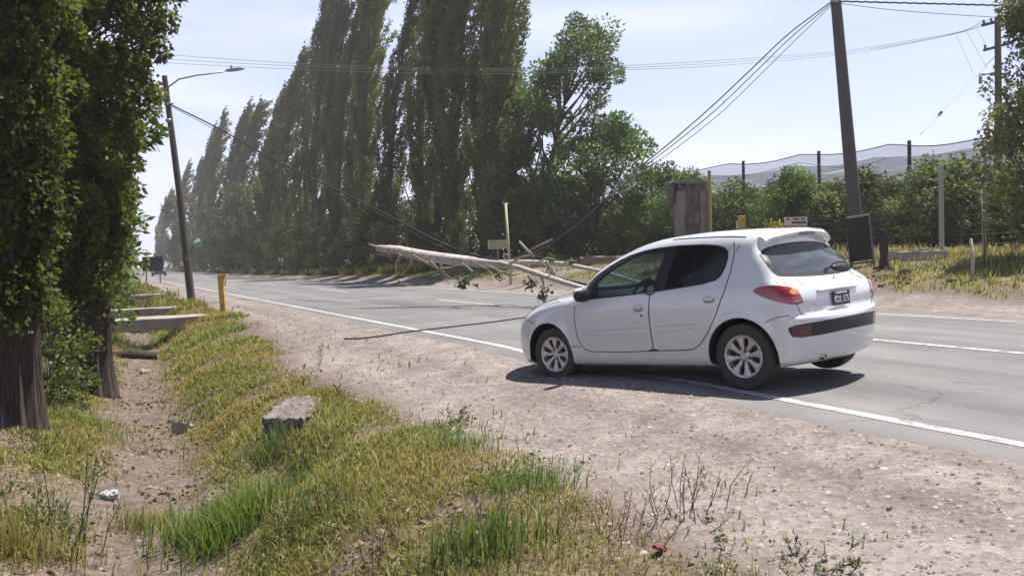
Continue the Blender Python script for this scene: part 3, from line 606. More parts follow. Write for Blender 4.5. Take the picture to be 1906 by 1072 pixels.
def build_hatchback():
    root = empty("hatchback_car", (0, 0, 0), label="white five door hatchback parked across the edge line, nose on the gravel", cat="car")
    m4 = Matrix([list(r) + [p] for r, p in zip(CAR_ROT, CAR_POS)] + [[0, 0, 0, 1]])
    root.matrix_world = m4
    body = body_mesh("body", M_PAINT, root)
    gaps = MB()
    for s in (1, -1):
        fd = patch("front_door", rounded(FDOOR, 1), 'side', s, 0, .035, M_PAINT, root); rd = patch("rear_door", rounded(RDOOR, 1), 'side', s, 0, .035, M_PAINT, root)
        patch("window_frame", BAND, 'side', s, -.004, .02, M_PLASTIC, root, holes=[FGLASS, RGLASS], step=.035)
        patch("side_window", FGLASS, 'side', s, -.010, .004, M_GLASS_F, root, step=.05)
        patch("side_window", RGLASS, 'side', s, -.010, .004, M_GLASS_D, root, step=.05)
        for d, x, z in ((fd, 1.114, .758), (rd, .292, .806)):
            # flush cup handle: dark recess with a body coloured paddle over it
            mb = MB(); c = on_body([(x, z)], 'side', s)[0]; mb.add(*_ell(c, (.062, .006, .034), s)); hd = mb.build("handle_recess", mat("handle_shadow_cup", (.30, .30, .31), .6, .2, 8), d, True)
            mb = MB(); mb.add(*_ell(c + np.array([0, .010 * s, .014]), (.060, .013, .017), s)); mb.build("handle", M_PAINT, d, True)
        c = on_body([(1.078, .69)], 'side', s)[0]; MB().add(*_ell(c, (.012, .004, .012), s)).build("lock", M_TRIM, fd, True)
        # scuff lines along the doors
        if s == 1:
            sc = MB(); seam(sc, [(1.893, .528), (1.5, .556), (1.057, .578)], 'side', s, .003); seam(sc, [(1.898, .494), (1.4, .505), (1.015, .513)], 'side', s, .0028)
            sc.build("scratch", mat("scuffed_primer", (.36, .30, .28), .8, .5, 14, c2=(.62, .59, .57)), fd, True)
            sc = MB(); seam(sc, [(.93, .580), (.65, .590), (.43, .588)], 'side', s, .0028); seam(sc, [(.93, .516), (.7, .53), (.456, .558)], 'side', s, .0025)
            sc.build("scratch", mat("scuffed_primer", (.36, .30, .28), .8, .5, 14, c2=(.62, .59, .57)), rd, True)
        # mirror
        mb = MB(); c = np.array([1.80, .885 * s, .925]); mb.add(*_ell(c, (.055, .105, .072), s, 16, True)); mi = mb.build("wing_mirror", M_PLASTIC, root, True)
        MB().tube([(1.80, .78 * s, .885), (1.80, .86 * s, .905)], .022, 8).build("mirror_arm", M_PLASTIC, mi, True)
        cap = MB().add(*_ell(c + np.array([.012, .004 * s, .028]), (.052, .098, .048), s, 16, True)); cap.build("mirror_cap", M_PAINT, mi, True)
        # tail lamp wraps the rear corner
        L = [(-.155, .868), (-.197, .898), (-.30, .908), (-.40, .898), (-.46, .868), (-.508, .814), (-.532, .735), (-.508, .727), (-.436, .748), (-.317, .788), (-.211, .831)]
        P3 = on_body([(x, z) for x, z in L], 'side', s)
        th = 38; cc, qq = math.cos(R_(th)), math.sin(R_(th))
        tgt = [(-.155, .80, .868), (-.197, .79, .898), (-.305, .782, .907), (-.42, .718, .896), (-.47, .668, .867), (-.506, .632, .814), (-.52, .605, .736), (-.504, .703, .729), (-.439, .786, .748), (-.317, .807, .788), (-.211, .806, .831)]
        ol = [(x * qq + y * cc, z) for x, y, z in tgt]
        lamp = patch("tail_lamp", rounded(ol, 2), th, s, .004, .02, M_REDLENS, root, step=.02)
        ic = (-.462 * qq + .672 * cc, .838); ell = [(ic[0] + .045 * math.cos(t), ic[1] + .024 * math.sin(t)) for t in np.linspace(0, 2 * math.pi, 18, endpoint=False)]
        patch("indicator_lens", ell, th, s, .0065, .006, M_AMBER, lamp, step=.015)
        rv = [(-.53 * qq + .66 * cc, .766), (-.47 * qq + .72 * cc, .768), (-.47 * qq + .73 * cc, .748), (-.53 * qq + .665 * cc, .742)]
        patch("reversing_lens", rounded(rv, 2), th, s, .006, .006, mat("smoky_lens", (.36, .20, .21), .15, .3, 20, coat=1), lamp, step=.02)
        # headlamp
        hl = [(.42, .70), (.56, .72), (.70, .79), (.765, .86), (.74, .875), (.62, .86), (.48, .80)]
        hp = patch("headlamp", rounded([(a * s, b) for a, b in hl], 2), 'front', s, .003, .02, M_CLEAR, root, step=.03)
        # arches, liner, seams
        _arch(-.012, s).build("wheel_arch_liner", M_PLASTIC, root, True)
        _arch(2.41, s).build("wheel_arch_liner", M_PLASTIC, root, True)
        seam(gaps, FDOOR[1:7], 'side', s, .0045); seam(gaps, FDOOR[6:9] , 'side', s, .004); seam(gaps, FDOOR[8:14], 'side', s, .0052); seam(gaps, RDOOR[5:15], 'side', s, .0045)
        seam(gaps, [(-.27, .597), (-.33, .620), (-.40, .637), (-.47, .645)], 'side', s); seam(gaps, [(2.052, .387), (1.93, .385)], 'side', s)
        seam(gaps, [(2.62, .64), (2.80, .68), (3.0, .70)], 'side', s)
        seam(gaps, [(.72 * s, .640), (.66 * s, .640), (.60 * s, .634)], 'rear', s)
        seam(gaps, [(.700 * s, .735), (.672 * s, .69), (.645 * s, .65), (.60 * s, .634)], 'rear', s); seam(gaps, [(.49 * s, .95), (.525 * s, .90), (.55 * s, .88)], 'rear', s, .003)
        seam(gaps, [(.83, .552 * s), (.5, .565 * s), (.2, .575 * s), (.0, .585 * s)], 'top', s, .005)
        seam(gaps, [(2.33, .70 * s), (2.7, .66 * s), (3.0, .58 * s)], 'top', s)
        seam(gaps, [(.06, 1.22), (.03, 1.29)], 'side', s)
    seam(gaps, [(-.60, .634), (-.3, .640), (.3, .640), (.60, .634)], 'rear')
    seam(gaps, [(3.0, -.58), (3.07, -.3), (3.09, 0), (3.07, .3), (3.0, .58)], 'top')
    gaps.build("panel_gap", M_PANELGAP, root, True)
    # glass front and rear
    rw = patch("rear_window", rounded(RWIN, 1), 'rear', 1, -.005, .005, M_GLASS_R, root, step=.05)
    patch("rear_window_border", rounded(RWIN, 1), 'rear', 1, -.0035, .003, M_PLASTIC, rw, holes=[[(y * .91, 1.125 + (z - 1.125) * (.92 if z > 1.1 else .80)) for y, z in rounded(RWIN, 1)]], step=.04)
    patch("windscreen", rounded(WSH, 1), 'front', 1, -.005, .005, M_GLASS_W, root, step=.06)
    # wiper with its motor housing
    wi = MB(); h = on_body([(.02, .985), (-.15, 1.03), (-.35, 1.045), (-.52, 1.03)], 'rear'); wi.tube(list(h + car_grad(h) * .018), .009, 6)
    hc = on_body([(-.30, 1.0), (-.42, 1.0)], 'rear')
    for q in hc: wi.add(*_ell(q, (.03, .13, .035), 1, 14, True))
    wi.build("rear_wiper", M_PLASTIC, root, True)
    # high brake lamp, bumper strip, plate recess, plate, chrome, badge
    sp = MB(); V = []; ny_ = 29
    for y in np.linspace(-.575, .575, ny_):
        A = on_body([(-.03, y)], 'top')[0]; q = abs(y) / .575; xt = -.272 + .085 * q ** 3; zt = A[2] - .047 - .012 * q; D = on_body([(y, zt - .050)], 'rear')[0]; A2 = on_body([(-.12, y)], 'top')[0]
        V += [A + np.array([0, 0, .0015]), np.array([(A2[0] + xt) / 2, y, max(A2[2], (A[2] + zt) / 2 + .004) + .003]), np.array([xt, y, zt]), np.array([xt + .004, y, zt - .014]), np.array([xt + .018, y, zt - .036]), D + np.array([.012, 0, 0])]
    sp.add(V, [(i * 6 + k, i * 6 + (k + 1) % 6, (i + 1) * 6 + (k + 1) % 6, (i + 1) * 6 + k) for i in range(ny_ - 1) for k in range(6)] + [tuple(range(6)), tuple((ny_ - 1) * 6 + k for k in range(6))])
    spo = sp.build("roof_spoiler", M_PAINT, root, True, 50); zc = V[(ny_ // 2) * 6 + 2]
    bl = MB().box((zc[0] + .006, 0, zc[2] - .019), (.014, .27, .026)).build("brake_lamp", M_REDDARK, spo); bevel(bl, .004)
    bs = patch("bumper_strip", rounded([(.775, .553), (.6, .562), (.3, .571), (0, .574), (-.3, .574), (-.6, .562), (-.775, .553), (-.765, .49), (-.74, .452), (-.5, .447), (-.2, .458), (0, .460), (.2, .458), (.5, .447), (.74, .452), (.765, .49)], 1), 'rear', 1, .006, .02, M_TRIM, root, step=.03)
    for s in (1, -1): patch("reflector", [(q * s, z) for q, z in [(.755, .542), (.56, .550), (.56, .455), (.735, .460), (.755, .49)]], 'rear', 1, .0075, .006, M_REDDARK, bs, step=.03)
    pl = on_body([(.06, .742)], 'rear')[0]; g = car_grad(pl[None])[0]
    zt = np.array([0, 0, 1.0]); up = zt - g * (zt @ g); up /= np.linalg.norm(up); rt = np.cross(up, g)
    Mx = Matrix(((rt[0], up[0], g[0], pl[0] + g[0] * .012), (rt[1], up[1], g[1], pl[1] + g[1] * .012), (rt[2], up[2], g[2], pl[2] + g[2] * .012), (0, 0, 0, 1)))
    mb = MB().box((0, 0, 0), (.30, .128, .008)); mb.v = [tuple(Mx @ Vector(v)) for v in mb.v]; pt = mb.build("licence_plate", M_PLATE, root); bevel(pt, .004)
    text_mesh("plate_text", "KDL 575", .078, Mx @ Matrix.Translation((0, -.014, .0062)), M_PLATEW, pt, font_scale=(.88, 1.05))
    mb = MB().box((0, .047, .0052), (.20, .018, .002)); mb.v = [tuple(Mx @ Vector(v)) for v in mb.v]; mb.build("plate_band", M_PLATEW, pt)
    h = on_body(dens([(.40, .822), (.06, .828), (-.28, .822)], .05, False), 'rear'); MB().tube(list(h + np.array([-.006, 0, 0])), .014, 8).build("tailgate_trim", mat("white_trim", (.60, .60, .61), .3, .1, 5, coat=.5), root, True)
    c = on_body([(.01, .915)], 'rear')[0]; g = car_grad(c[None])[0]
    bd = MB(); o_ = c + g * .004
    for a, b, r in (((0, -.012, .028), (0, .006, .004), .007), ((0, .006, .006), (0, .012, -.022), .008), ((0, .004, .004), (0, -.020, -.006), .006), ((0, -.012, .026), (0, -.024, .018), .005)): bd.tube([o_ + np.array(a), o_ + np.array(b)], r, 6)
    bd.build("badge", M_CHROME, root, True)
    ex = MB(); 
    for y in (.40,): ex.lathe([(.022, -.50), (.026, -.50), (.026, -.2), (.022, -.2)], 16, Matrix.Translation((-.07, y, .255)) @ Matrix.Rotation(R_(-90), 4, 'Z'), True)
    mf = ex.build("exhaust_pipe", M_CHROME, root, True, 40)
    MB().tube([(-.22, -.25, .27), (-.22, .28, .27)], .085, 14).build("silencer", mat("rusty_steel", (.12, .10, .09), .7, .4, 9), mf, True, 40)
    MB().tube([(-.05, -.62, .27), (-.05, .62, .27)], .045, 10).build("rear_axle", M_PLASTIC, root, True)
    MB().box((1.2, 0, .215), (2.0, 1.42, .03)).build("underbody", M_PLASTIC, root)
    # inside: dashboard, wheel, seats
    dm = MB(); dm.tube([(1.72, -.66, .80), (1.72, .66, .80)], .13, 12); dm.tube([(1.88, -.6, .80), (1.88, .6, .80)], .14, 12); dm.build("dashboard", M_INTERIOR, root, True)
    sw = Matrix.Translation((1.42, .36, .86)) @ Matrix.Rotation(R_(65), 4, 'Y') @ Matrix.Rotation(R_(90), 4, 'X')
    st = MB(); tor = [(.18 + .016 * math.cos(t), .016 * math.sin(t)) for t in np.linspace(0, 2 * math.pi, 8, endpoint=False)]; st.lathe(tor, 28, sw, True)
    for a in (0, math.pi, -math.pi / 2): st.tube([sw @ Vector((0, 0, 0)), sw @ Vector((.18 * math.cos(a), 0, .18 * math.sin(a)))], .018, 6)
    st.lathe([(0, .02), (.06, .02), (.06, -.02), (0, -.02)], 12, sw); st.build("steering_wheel", M_PLASTIC, root, True, 40)
    fab = mat("grey_seat_cloth", (.055, .058, .065), .95, .3, 30)
    for y in (.36, -.36):
        sb = MB(); T = Matrix.Translation((.86, y, .80)) @ Matrix.Rotation(R_(-16), 4, 'Y'); sb.add(*_ell(np.zeros(3), (.09, .25, .36), 1, 18, True, T)); sb.add(*_ell(np.array([1.10, y, .50]), (.28, .25, .10), 1, 18, True))
        q = sb.build("seat", fab, root, True); MB().add(*_ell(np.array([.74, y, 1.20]), (.05, .13, .09), 1, 14, True)).build("headrest", fab, q, True)
    rb = MB(); rb.add(*_ell(np.zeros(3), (.10, .62, .32), 1, 18, True, Matrix.Translation((.02, 0, .76)) @ Matrix.Rotation(R_(-18), 4, 'Y'))); rb.add(*_ell(np.array([.30, 0, .50]), (.27, .62, .10), 1, 18, True)); rb.build("rear_seat", fab, root, True)
    for cx in (0, 2.43):
        for s in (1, -1): wheel(root, cx, s, R_(4) if cx else 0, random.uniform(0, 1))
    return root
def _ell(c, r, s=1, n=14, full=False, T=None):
    V = []; F = []; m = n // 2
    for i in range(m + 1):
        a = math.pi * i / m
        for k in range(n):
            b = 2 * math.pi * k / n; q = [math.sin(a) * math.cos(b), math.sin(a) * math.sin(b), math.cos(a)]
            q = [math.copysign(abs(t) ** .8, t) for t in q]
            p = Vector((q[0] * r[0], q[1] * r[1], q[2] * r[2]))
            if T is not None: p = T @ p
            V.append(p + Vector(map(float, c)))
    for i in range(m):
        for k in range(n): F.append((i * n + k, (i + 1) * n + k, (i + 1) * n + (k + 1) % n, i * n + (k + 1) % n))
    return V, F
HATCH = build_hatchback()
# ------------------------------------------------------------------ foliage
WIND = np.array([.90, -.43, 0])
def leaves(C, axis, length, width, col, seed=0, curl=.0):
    """kite shaped leaves with their stalk at C, pointing along axis"""
    r = np.random.default_rng(seed); n = len(C); axis = axis / (np.linalg.norm(axis, axis=1, keepdims=True) + 1e-9)
    w = np.cross(axis, r.normal(size=(n, 3))); w /= (np.linalg.norm(w, axis=1, keepdims=True) + 1e-9)
    L = np.broadcast_to(length, n)[:, None] * r.uniform(.5, 1.4, (n, 1)); Wd = np.broadcast_to(width, n)[:, None] * r.uniform(.75, 1.25, (n, 1))
    nn = np.cross(axis, w)
    V = np.stack([C, C + axis * L * .42 - w * Wd * .5 + nn * Wd * .12, C + axis * L, C + axis * L * .42 + w * Wd * .5 + nn * Wd * .12], 1).reshape(-1, 3)
    F = np.arange(4 * n).reshape(-1, 4); return V, F, np.repeat(col, 4, axis=0)
def tints(n, base, r, hv=.25, warm=.12):
    b = np.array(base)[None] * r.uniform(1 - hv, 1 + hv, (n, 1)); b[:, 0] *= r.uniform(1 - warm, 1 + warm, n); b[:, 2] *= r.uniform(.7, 1.2, n); return b
M_POPLAR = leafmat("poplar_leaves", .45); M_LEAF = leafmat("broad_leaves", .40); M_NEAR = leafmat("near_poplar_leaves", .55, spec=.25, rough=.55); M_ORCH = leafmat("fruit_tree_leaves", .45)
M_BARK = mat("grey_brown_bark", (.13, .105, .09), .95, .5, 5, c2=(.045, .036, .03), stretch=(3, 3, .35), bump=.8, bscale=9)
M_BARKN = mat("furrowed_bark", (.10, .070, .055), .95, .5, 7, c2=(.02, .014, .012), stretch=(6, 6, .45), bump=1.0, bscale=12)
M_WOODPALE = mat("bleached_wood", (.52, .48, .43), .85, .35, 7, c2=(.25, .215, .18), stretch=(2, 2, 2), bump=.4)
_cache = {}
def poplar_meshes(key, h, rmax, nl, seed, lean, ll, base, z0=1.5, nb=80):
    r = np.random.default_rng(seed); C = []; A = []
    def off(z): return np.outer((np.maximum(z, 0) / h) ** 2.3, WIND) * lean
    def env(q): return rmax * np.minimum(1, 1.55 * np.clip(q, .02, 1) ** .3) * np.clip(1 - q, 0, 1) ** .40
    per = nl // nb; cc = []
    for b in range(nb):
        qb = (b + r.uniform()) / nb; zb = z0 + (h - z0) * qb * .92; az = r.uniform(0, 2 * math.pi); ln = h * r.uniform(.09, .20); k = r.uniform(.35, 1.08); wp = r.uniform(.1, .5) + 2.0 * r.uniform() ** 1.6 * qb ** 1.5
        t = r.uniform(.03, 1, per) ** .75; z = zb + ln * (t - .22 * t * t * wp); q = np.clip((z - z0) / (h - z0), 0, 1); rad = env(q) * k * t ** .55
        p = np.stack([rad * math.cos(az), rad * math.sin(az), z], 1) + off(z) + np.outer(t * t * wp * (rmax / 2.4), WIND)
        p += r.normal(0, 1, (per, 3)) * np.array([.14, .14, .26]) * (rmax / 2.2) * (1.1 - .5 * t)[:, None]
        C.append(p); a = np.stack([np.full(per, .2 * math.cos(az)), np.full(per, .2 * math.sin(az)), np.full(per, .75)], 1) + WIND * (.4 + .5 * wp) + r.normal(0, .4, (per, 3)); A.append(a)
        cc.append(tints(per, np.array(base) * r.uniform(.7, 1.3), r))
    C = np.concatenate(C); A = np.concatenate(A); V, F, c = leaves(C, A, ll, ll * .62, np.concatenate(cc), seed)
    crown = npmesh(key + "_crown", V, [F], c)
    zz = np.linspace(-.3, h * .93, 14); o = off(zz); mb = MB(); mb.tube(np.stack([o[:, 0], o[:, 1], zz], 1), list(np.interp(zz, [-.3, .3, 2, h * .95], [.42, .30, .24, .03])), 9, lobes=5, la=.07)
    for b in range(16):
        zb = z0 + (h * .6 - z0) * r.uniform(); az = r.uniform(0, 6.28); oo = off(np.array([zb, zb + 3.2])); e = env((zb + 3.2 - z0) / (h - z0)) * .7
        mb.tube([(oo[0][0], oo[0][1], zb), (oo[0][0] + .5 * e * math.cos(az), oo[0][1] + .5 * e * math.sin(az), zb + 1.2), (oo[1][0] + e * math.cos(az), oo[1][1] + e * math.sin(az), zb + 3.2)], [.07, .045, .02], 5)
    me = bpy.data.meshes.new(key + "_trunk"); me.from_pydata(mb.v, [], mb.f); me.polygons.foreach_set("use_smooth", np.ones(len(me.polygons), bool)); return crown, me
def clump_meshes(key, h, rad, nl, seed, ll, base, lean=0, trunk=.12, ncl=60, zlow=.25, flat=1.0, spread=.42):
    """broad crown: limbs end in leaf clumps of uneven size with gaps between"""
    r = np.random.default_rng(seed); C = []; A = []; cc = []; mb = MB()
    zz = np.linspace(-.2, h * .7, 7); mb.tube([(WIND[0] * lean * (max(z, 0) / h) ** 1.5 + .05 * math.sin(z * 2 + seed), WIND[1] * lean * (max(z, 0) / h) ** 1.5 + .05 * math.cos(z * 1.7), z) for z in zz], list(np.linspace(trunk, trunk * .3, 7)), 8, lobes=4, la=.06)
    per = nl // ncl
    for b in range(ncl):
        q = r.uniform(zlow, 1) ** .9; az = r.uniform(0, 6.28); prof = math.sin(math.pi * min(.97, .12 + .86 * (q - zlow) / (1 - zlow))) ** .6
        rr = rad * prof * r.uniform(.35, 1.08) ** .7; z = h * q * r.uniform(.92, 1.04)
        c = np.array([rr * math.cos(az), rr * math.sin(az), z]) + WIND * lean * (q ** 1.5); s = rad * spread * r.uniform(.45, 1.0)
        n = int(per * r.uniform(.6, 1.4)); d = r.normal(0, 1, (n, 3)); d /= np.linalg.norm(d, axis=1, keepdims=True); p = c + d * s * r.uniform(.2, 1, (n, 1)) ** .5 * np.array([1, 1, .8 * flat])
        p[:, 2] = np.maximum(p[:, 2], .08); C.append(p); A.append(d + np.array([0, 0, -.1]) + WIND * .5 * (1 if lean else .2) + r.normal(0, .6, (n, 3))); cc.append(tints(n, np.array(base) * r.uniform(.72, 1.25), r))
        if b % 2 == 0:
            z1 = max(.15, z - rr * 1.1 - h * .08); z1 = min(z1, h * .66); o = lean * (z1 / h) ** 1.5
            a0 = np.array([WIND[0] * o, WIND[1] * o, z1]); mb.tube([a0, a0 * .5 + c * .5 + np.array([0, 0, -.1 * rr]), c], [trunk * .4, trunk * .25, trunk * .08], 5)
    V, F, c = leaves(np.concatenate(C), np.concatenate(A), ll, ll * .6, np.concatenate(cc), seed)
    me = bpy.data.meshes.new(key + "_trunk"); me.from_pydata(mb.v, [], mb.f); me.polygons.foreach_set("use_smooth", np.ones(len(me.polygons), bool))
    return npmesh(key + "_crown", V, [F], c), me
def tree(name, meshes, loc, lm, bm, label, cat, group=None, sc=1, rz=0):
    """the two meshes stay shared between trees of one kind"""
    t = empty(name, loc, rz, label=label, cat=cat, group=group); t.scale = sc if isinstance(sc, tuple) else (sc,) * 3
    for nme, me, m in (("crown", meshes[0], lm), ("trunk", meshes[1], bm)):
        o = bpy.data.objects.new(nme, me); COL.objects.link(o); o.parent = t
        if not len(me.materials): me.materials.append(m)
    return t
P3 = lambda x, y, dz=0: (x, y, float(gz(x, y, False)) + dz)

# tall poplars along the far side of the road
PA = [poplar_meshes("tall_poplar%d" % i, 26, 2.15, 30000, 30 + i, 2.4 + .7 * i, .19, b, .4 + i * .4, 95) for i, b in enumerate(((.126, .132, .054), (.142, .146, .060), (.116, .126, .052)))]
PF = [poplar_meshes("far_poplar%d" % i, 26, 2.6, 11000, 50 + i, 3.2, .36, b, .3, 85) for i, b in enumerate(((.122, .130, .060), (.112, .120, .056)))]
WORDS = ["first", "second", "third", "fourth", "fifth", "sixth", "seventh", "eighth", "ninth", "tenth", "eleventh", "twelfth", "thirteenth", "fourteenth", "fifteenth", "sixteenth", "seventeenth", "eighteenth", "nineteenth", "twentieth", "twenty-first", "twenty-second", "twenty-third", "twenty-fourth", "twenty-fifth", "twenty-sixth", "twenty-seventh"]
POPY = [(41.5, 26), (44.5, 27), (48.0, 28), (51.5, 26), (56.5, 28), (61, 24), (65.5, 27), (69.5, 26), (74, 27), (79.5, 28), (84.5, 28.5), (90, 29.5), (101, 25), (108, 23), (116, 24), (124, 22), (133, 25), (144, 26), (156, 27), (168, 28), (182, 27), (197, 30), (216, 26), (240, 27), (266, 25), (300, 25), (340, 24)]
for k, (y, h) in enumerate(POPY):
    x = 19.6 + random.uniform(-.7, .9) + (y > 100) * .3; ms = (PA if y < 95 else PF); ms = ms[k % len(ms)]
    tree("poplar_tree", ms, P3(x, y, -.1), M_POPLAR, M_BARK, "tall olive poplar bent by wind, %s in the row counted from the bright leafy tree" % WORDS[k], "tree", "poplars along the far roadside", (random.uniform(.9, 1.12), random.uniform(.9, 1.12), h / 26), random.uniform(-.35, .35))
# undergrowth at their feet
UG = [clump_meshes("undergrowth%d" % i, 4.2, 1.9, 3400, 70 + i, .20, b, .4, .07, 46, .06, 1, .42) for i, b in enumerate(((.055, .066, .028), (.072, .082, .036)))]
UGL = ["dark", "olive", "dull green", "low dark", "loose olive", "ragged green"]
for k, (x, y, s) in enumerate([(20.3, 40.0, .8), (18.9, 45.5, .75), (18.6, 50.5, .7), (18.6, 56, .95), (18.4, 61, 1.05), (18.2, 66.5, 1.0), (18.0, 73, 1.0), (18.0, 80, 1.1), (17.9, 88, 1.0), (17.8, 97, 1.15), (17.8, 108, 1.1), (17.8, 121, 1.25), (17.6, 136, 1.2), (17.6, 155, 1.4), (17.4, 178, 1.5), (17.4, 205, 1.6), (17.2, 240, 1.9)]):
    tree("roadside_bush", UG[k % 2], P3(x, y, -.1), M_POPLAR, M_BARK, "%s bush at the foot of the poplars, %s along from the bright leafy tree" % (UGL[k % 6], WORDS[k]), "bush", "bushes under the far poplars", s, k * 1.3)
HB = clump_meshes("back_hedge", 5.5, 3.0, 5200, 77, .26, (.062, .070, .032), .3, .08, 60, .03, 1.1, .42)
for k, (x, y, s) in enumerate([(23.4, 41.5, .8), (23.6, 47, .9), (23.6, 53, .95), (23.4, 60, 1.0), (23.4, 68, 1.05), (23.2, 77, 1.1), (23.2, 88, 1.15), (23, 101, 1.3), (23, 118, 1.4), (23, 140, 1.6), (23, 168, 1.8)]):
    tree("hedge_bush", HB, P3(x, y, -.15), M_POPLAR, M_BARK, "dim thicket bush behind the poplar trunks, %s back from the bright leafy tree" % WORDS[k], "bush", "thicket behind the far poplars", s, k * 2.1)
BL = clump_meshes("pale_tree", 15, 3.6, 5200, 91, .46, (.085, .098, .045), 1.2, .2, 60, .1, 1, .36)
tree("broadleaf_tree", BL, P3(16.9, 128, -.1), M_LEAF, M_BARK, "paler rounded tree in front of the far poplars, right of the leaning lamp pole", "tree", None, .86)
tree("broadleaf_tree", BL, P3(16.9, 190, -.1), M_LEAF, M_BARK, "hazy rounded tree beside the leaning lamp pole, near the road's vanishing point", "tree", None, 1.15, 2)
# bright leafy tree and bushes at the end of the row
BT = clump_meshes("bright_tree", 12.8, 3.0, 22000, 101, .20, (.095, .135, .052), 3.0, .2, 120, .08, 1, .33)
tree("leafy_tree", BT, P3(20.5, 39.2, -.15), M_LEAF, M_BARK, "bright green leafy tree leaning right at the end of the poplars", "tree", None, (.95, .95, .95))
tree("leafy_tree", BT, P3(21.6, 40.6, -.15), M_LEAF, M_BARK, "second bright leafy tree, half hidden behind the first, against the last poplar", "tree", None, (.9, .9, .86), 2.4)
B2 = clump_meshes("green_bush", 6.0, 2.3, 11000, 111, .17, (.085, .135, .040), .9, .1, 60, .05, 1, .38)
tree("roadside_tree", B2, P3(22.0, 36.2, -.1), M_LEAF, M_BARK, "fresh green low tree below the cables, right of the bright leafy tree", "tree", None, 1.15)
tree("roadside_tree", B2, P3(20.6, 36.8, -.1), M_POPLAR, M_BARK, "dark green low tree under the bright leafy tree, by the sandy mound", "tree", None, .62, 2.2)
tree("green_shrub", B2, P3(23.2, 33.0, -.1), M_LEAF, M_BARK, "green shrub where the fallen cables meet the bushes, left of the pillar", "shrub", None, .75, 1.1)
tree("green_shrub", B2, P3(22.6, 29.2, -.1), M_LEAF, M_BARK, "leafy shrub close left of the crumbling pillar", "shrub", None, .62, 4.1)
tree("green_shrub", B2, P3(23.8, 25.2, -.1), M_LEAF, M_BARK, "round bright shrub between the yellow pole and the leaning pole", "shrub", None, .56, 5.3)

# the two big poplars at the left and the trees behind them
def near_poplar(seed, prof, nl, ll, h, trunk_r, ztop_dense=7.5, base=(.086, .098, .030), zmin=.35):
    r = np.random.default_rng(seed); C = []; A = []; cc = []
    pz = [p[0] for p in prof]; pr = [p[1] for p in prof]; ncl = 460
    for b in range(ncl):
        z = zmin + (ztop_dense - zmin) * r.uniform() ** .9; R = np.interp(z, pz, pr); az = r.uniform(0, 6.28); k = r.uniform(.35, 1.02) ** .6; c = np.array([R * k * math.cos(az), R * k * math.sin(az), z]); s = r.uniform(.10, .30); n = int(nl / ncl * r.uniform(.5, 1.5))
        d = r.normal(0, 1, (n, 3)); d /= np.linalg.norm(d, axis=1, keepdims=True); p = c + d * s * r.uniform(.1, 1, (n, 1)) ** .45 * np.array([.85, .85, 1.25]); p[:, 2] = np.maximum(p[:, 2], .15)
        C.append(p); A.append(d * .5 + np.array([0, 0, -.45]) + r.normal(0, .6, (n, 3))); cc.append(tints(n, np.array(base) * r.uniform(.75, 1.3), r, .3))
    n = 5200; z = ztop_dense + (h - ztop_dense) * r.uniform(0, 1, n) ** 1.2; R = np.interp(z, pz, pr) * r.uniform(.2, 1, n); az = r.uniform(0, 6.28, n); Cb = np.stack([R * np.cos(az), R * np.sin(az), z], 1)
    V1, F1, c1 = leaves(np.concatenate(C), np.concatenate(A), ll, ll * .82, np.concatenate(cc), seed); V2, F2, c2 = leaves(Cb, r.normal(0, 1, (n, 3)), .34, .26, tints(n, base, r), seed + 1)
    crown = npmesh("near_crown", np.concatenate([V1, V2]), [np.concatenate([F1, F2 + len(V1)])], np.concatenate([c1, c2])); mb = MB()
    zz = np.concatenate([np.array([-.35, -.1, .1, .3, .6, 1, 1.5]), np.linspace(2.2, h * .9, 9)]); mb.tube([(.06 * math.sin(z * .8), .05 * math.cos(z * .9), z) for z in zz], list(trunk_r * np.interp(zz, [-.35, .0, .4, 1.4, 3, h * .9], [1.45, 1.22, 1.06, .97, .82, .12])), 72, lobes=13, la=.11)
    for b in range(26):
        z = zmin + .3 + (ztop_dense - 1 - zmin) * r.uniform(); az = r.uniform(0, 6.28); R = np.interp(z + 1.1, pz, pr) * .85; a0 = np.array([trunk_r * .6 * math.cos(az), trunk_r * .6 * math.sin(az), z]); a1 = np.array([R * math.cos(az + .3), R * math.sin(az + .3), z + r.uniform(.6, 1.5)]); mb.tube([a0, a0 * .45 + a1 * .55 + np.array([0, 0, .1]), a1], [.035, .022, .008], 6)
    me = bpy.data.meshes.new("near_trunk"); me.from_pydata(mb.v, [], mb.f); me.polygons.foreach_set("use_smooth", np.ones(len(me.polygons), bool)); return crown, me
t1 = near_poplar(201, [(1.2, .40), (2.0, .62), (2.8, .70), (3.9, .90), (4.8, 1.05), (8, 1.5), (16, .2)], 52000, .075, 16, .33, zmin=1.25)
tree("big_poplar", t1, P3(-1.0, 11.2, -.02), M_NEAR, M_BARKN, "nearest big poplar with furrowed trunk, at the left edge of the ditch", "tree", "big poplars beside the ditch")
t2 = near_poplar(202, [(1.3, .38), (1.9, .50), (2.8, .85), (3.7, 1.05), (4.2, 1.12), (4.7, 1.45), (5.3, 1.48), (6.4, 1.68), (9, 1.75), (17, .2)], 60000, .08, 17, .38, 8.2, zmin=1.3)
tree("big_poplar", t2, P3(-.26, 15.5, -.05), M_NEAR, M_BARKN, "thick fluted poplar just behind the nearest one, beside the ditch", "tree", "big poplars beside the ditch")
LT = [clump_meshes("bank_tree%d" % i, 8.5, 1.7, 9000, 211 + i, .17, (.085, .12, .032), .2, .16, 80, .06, 1, .36) for i in range(2)]
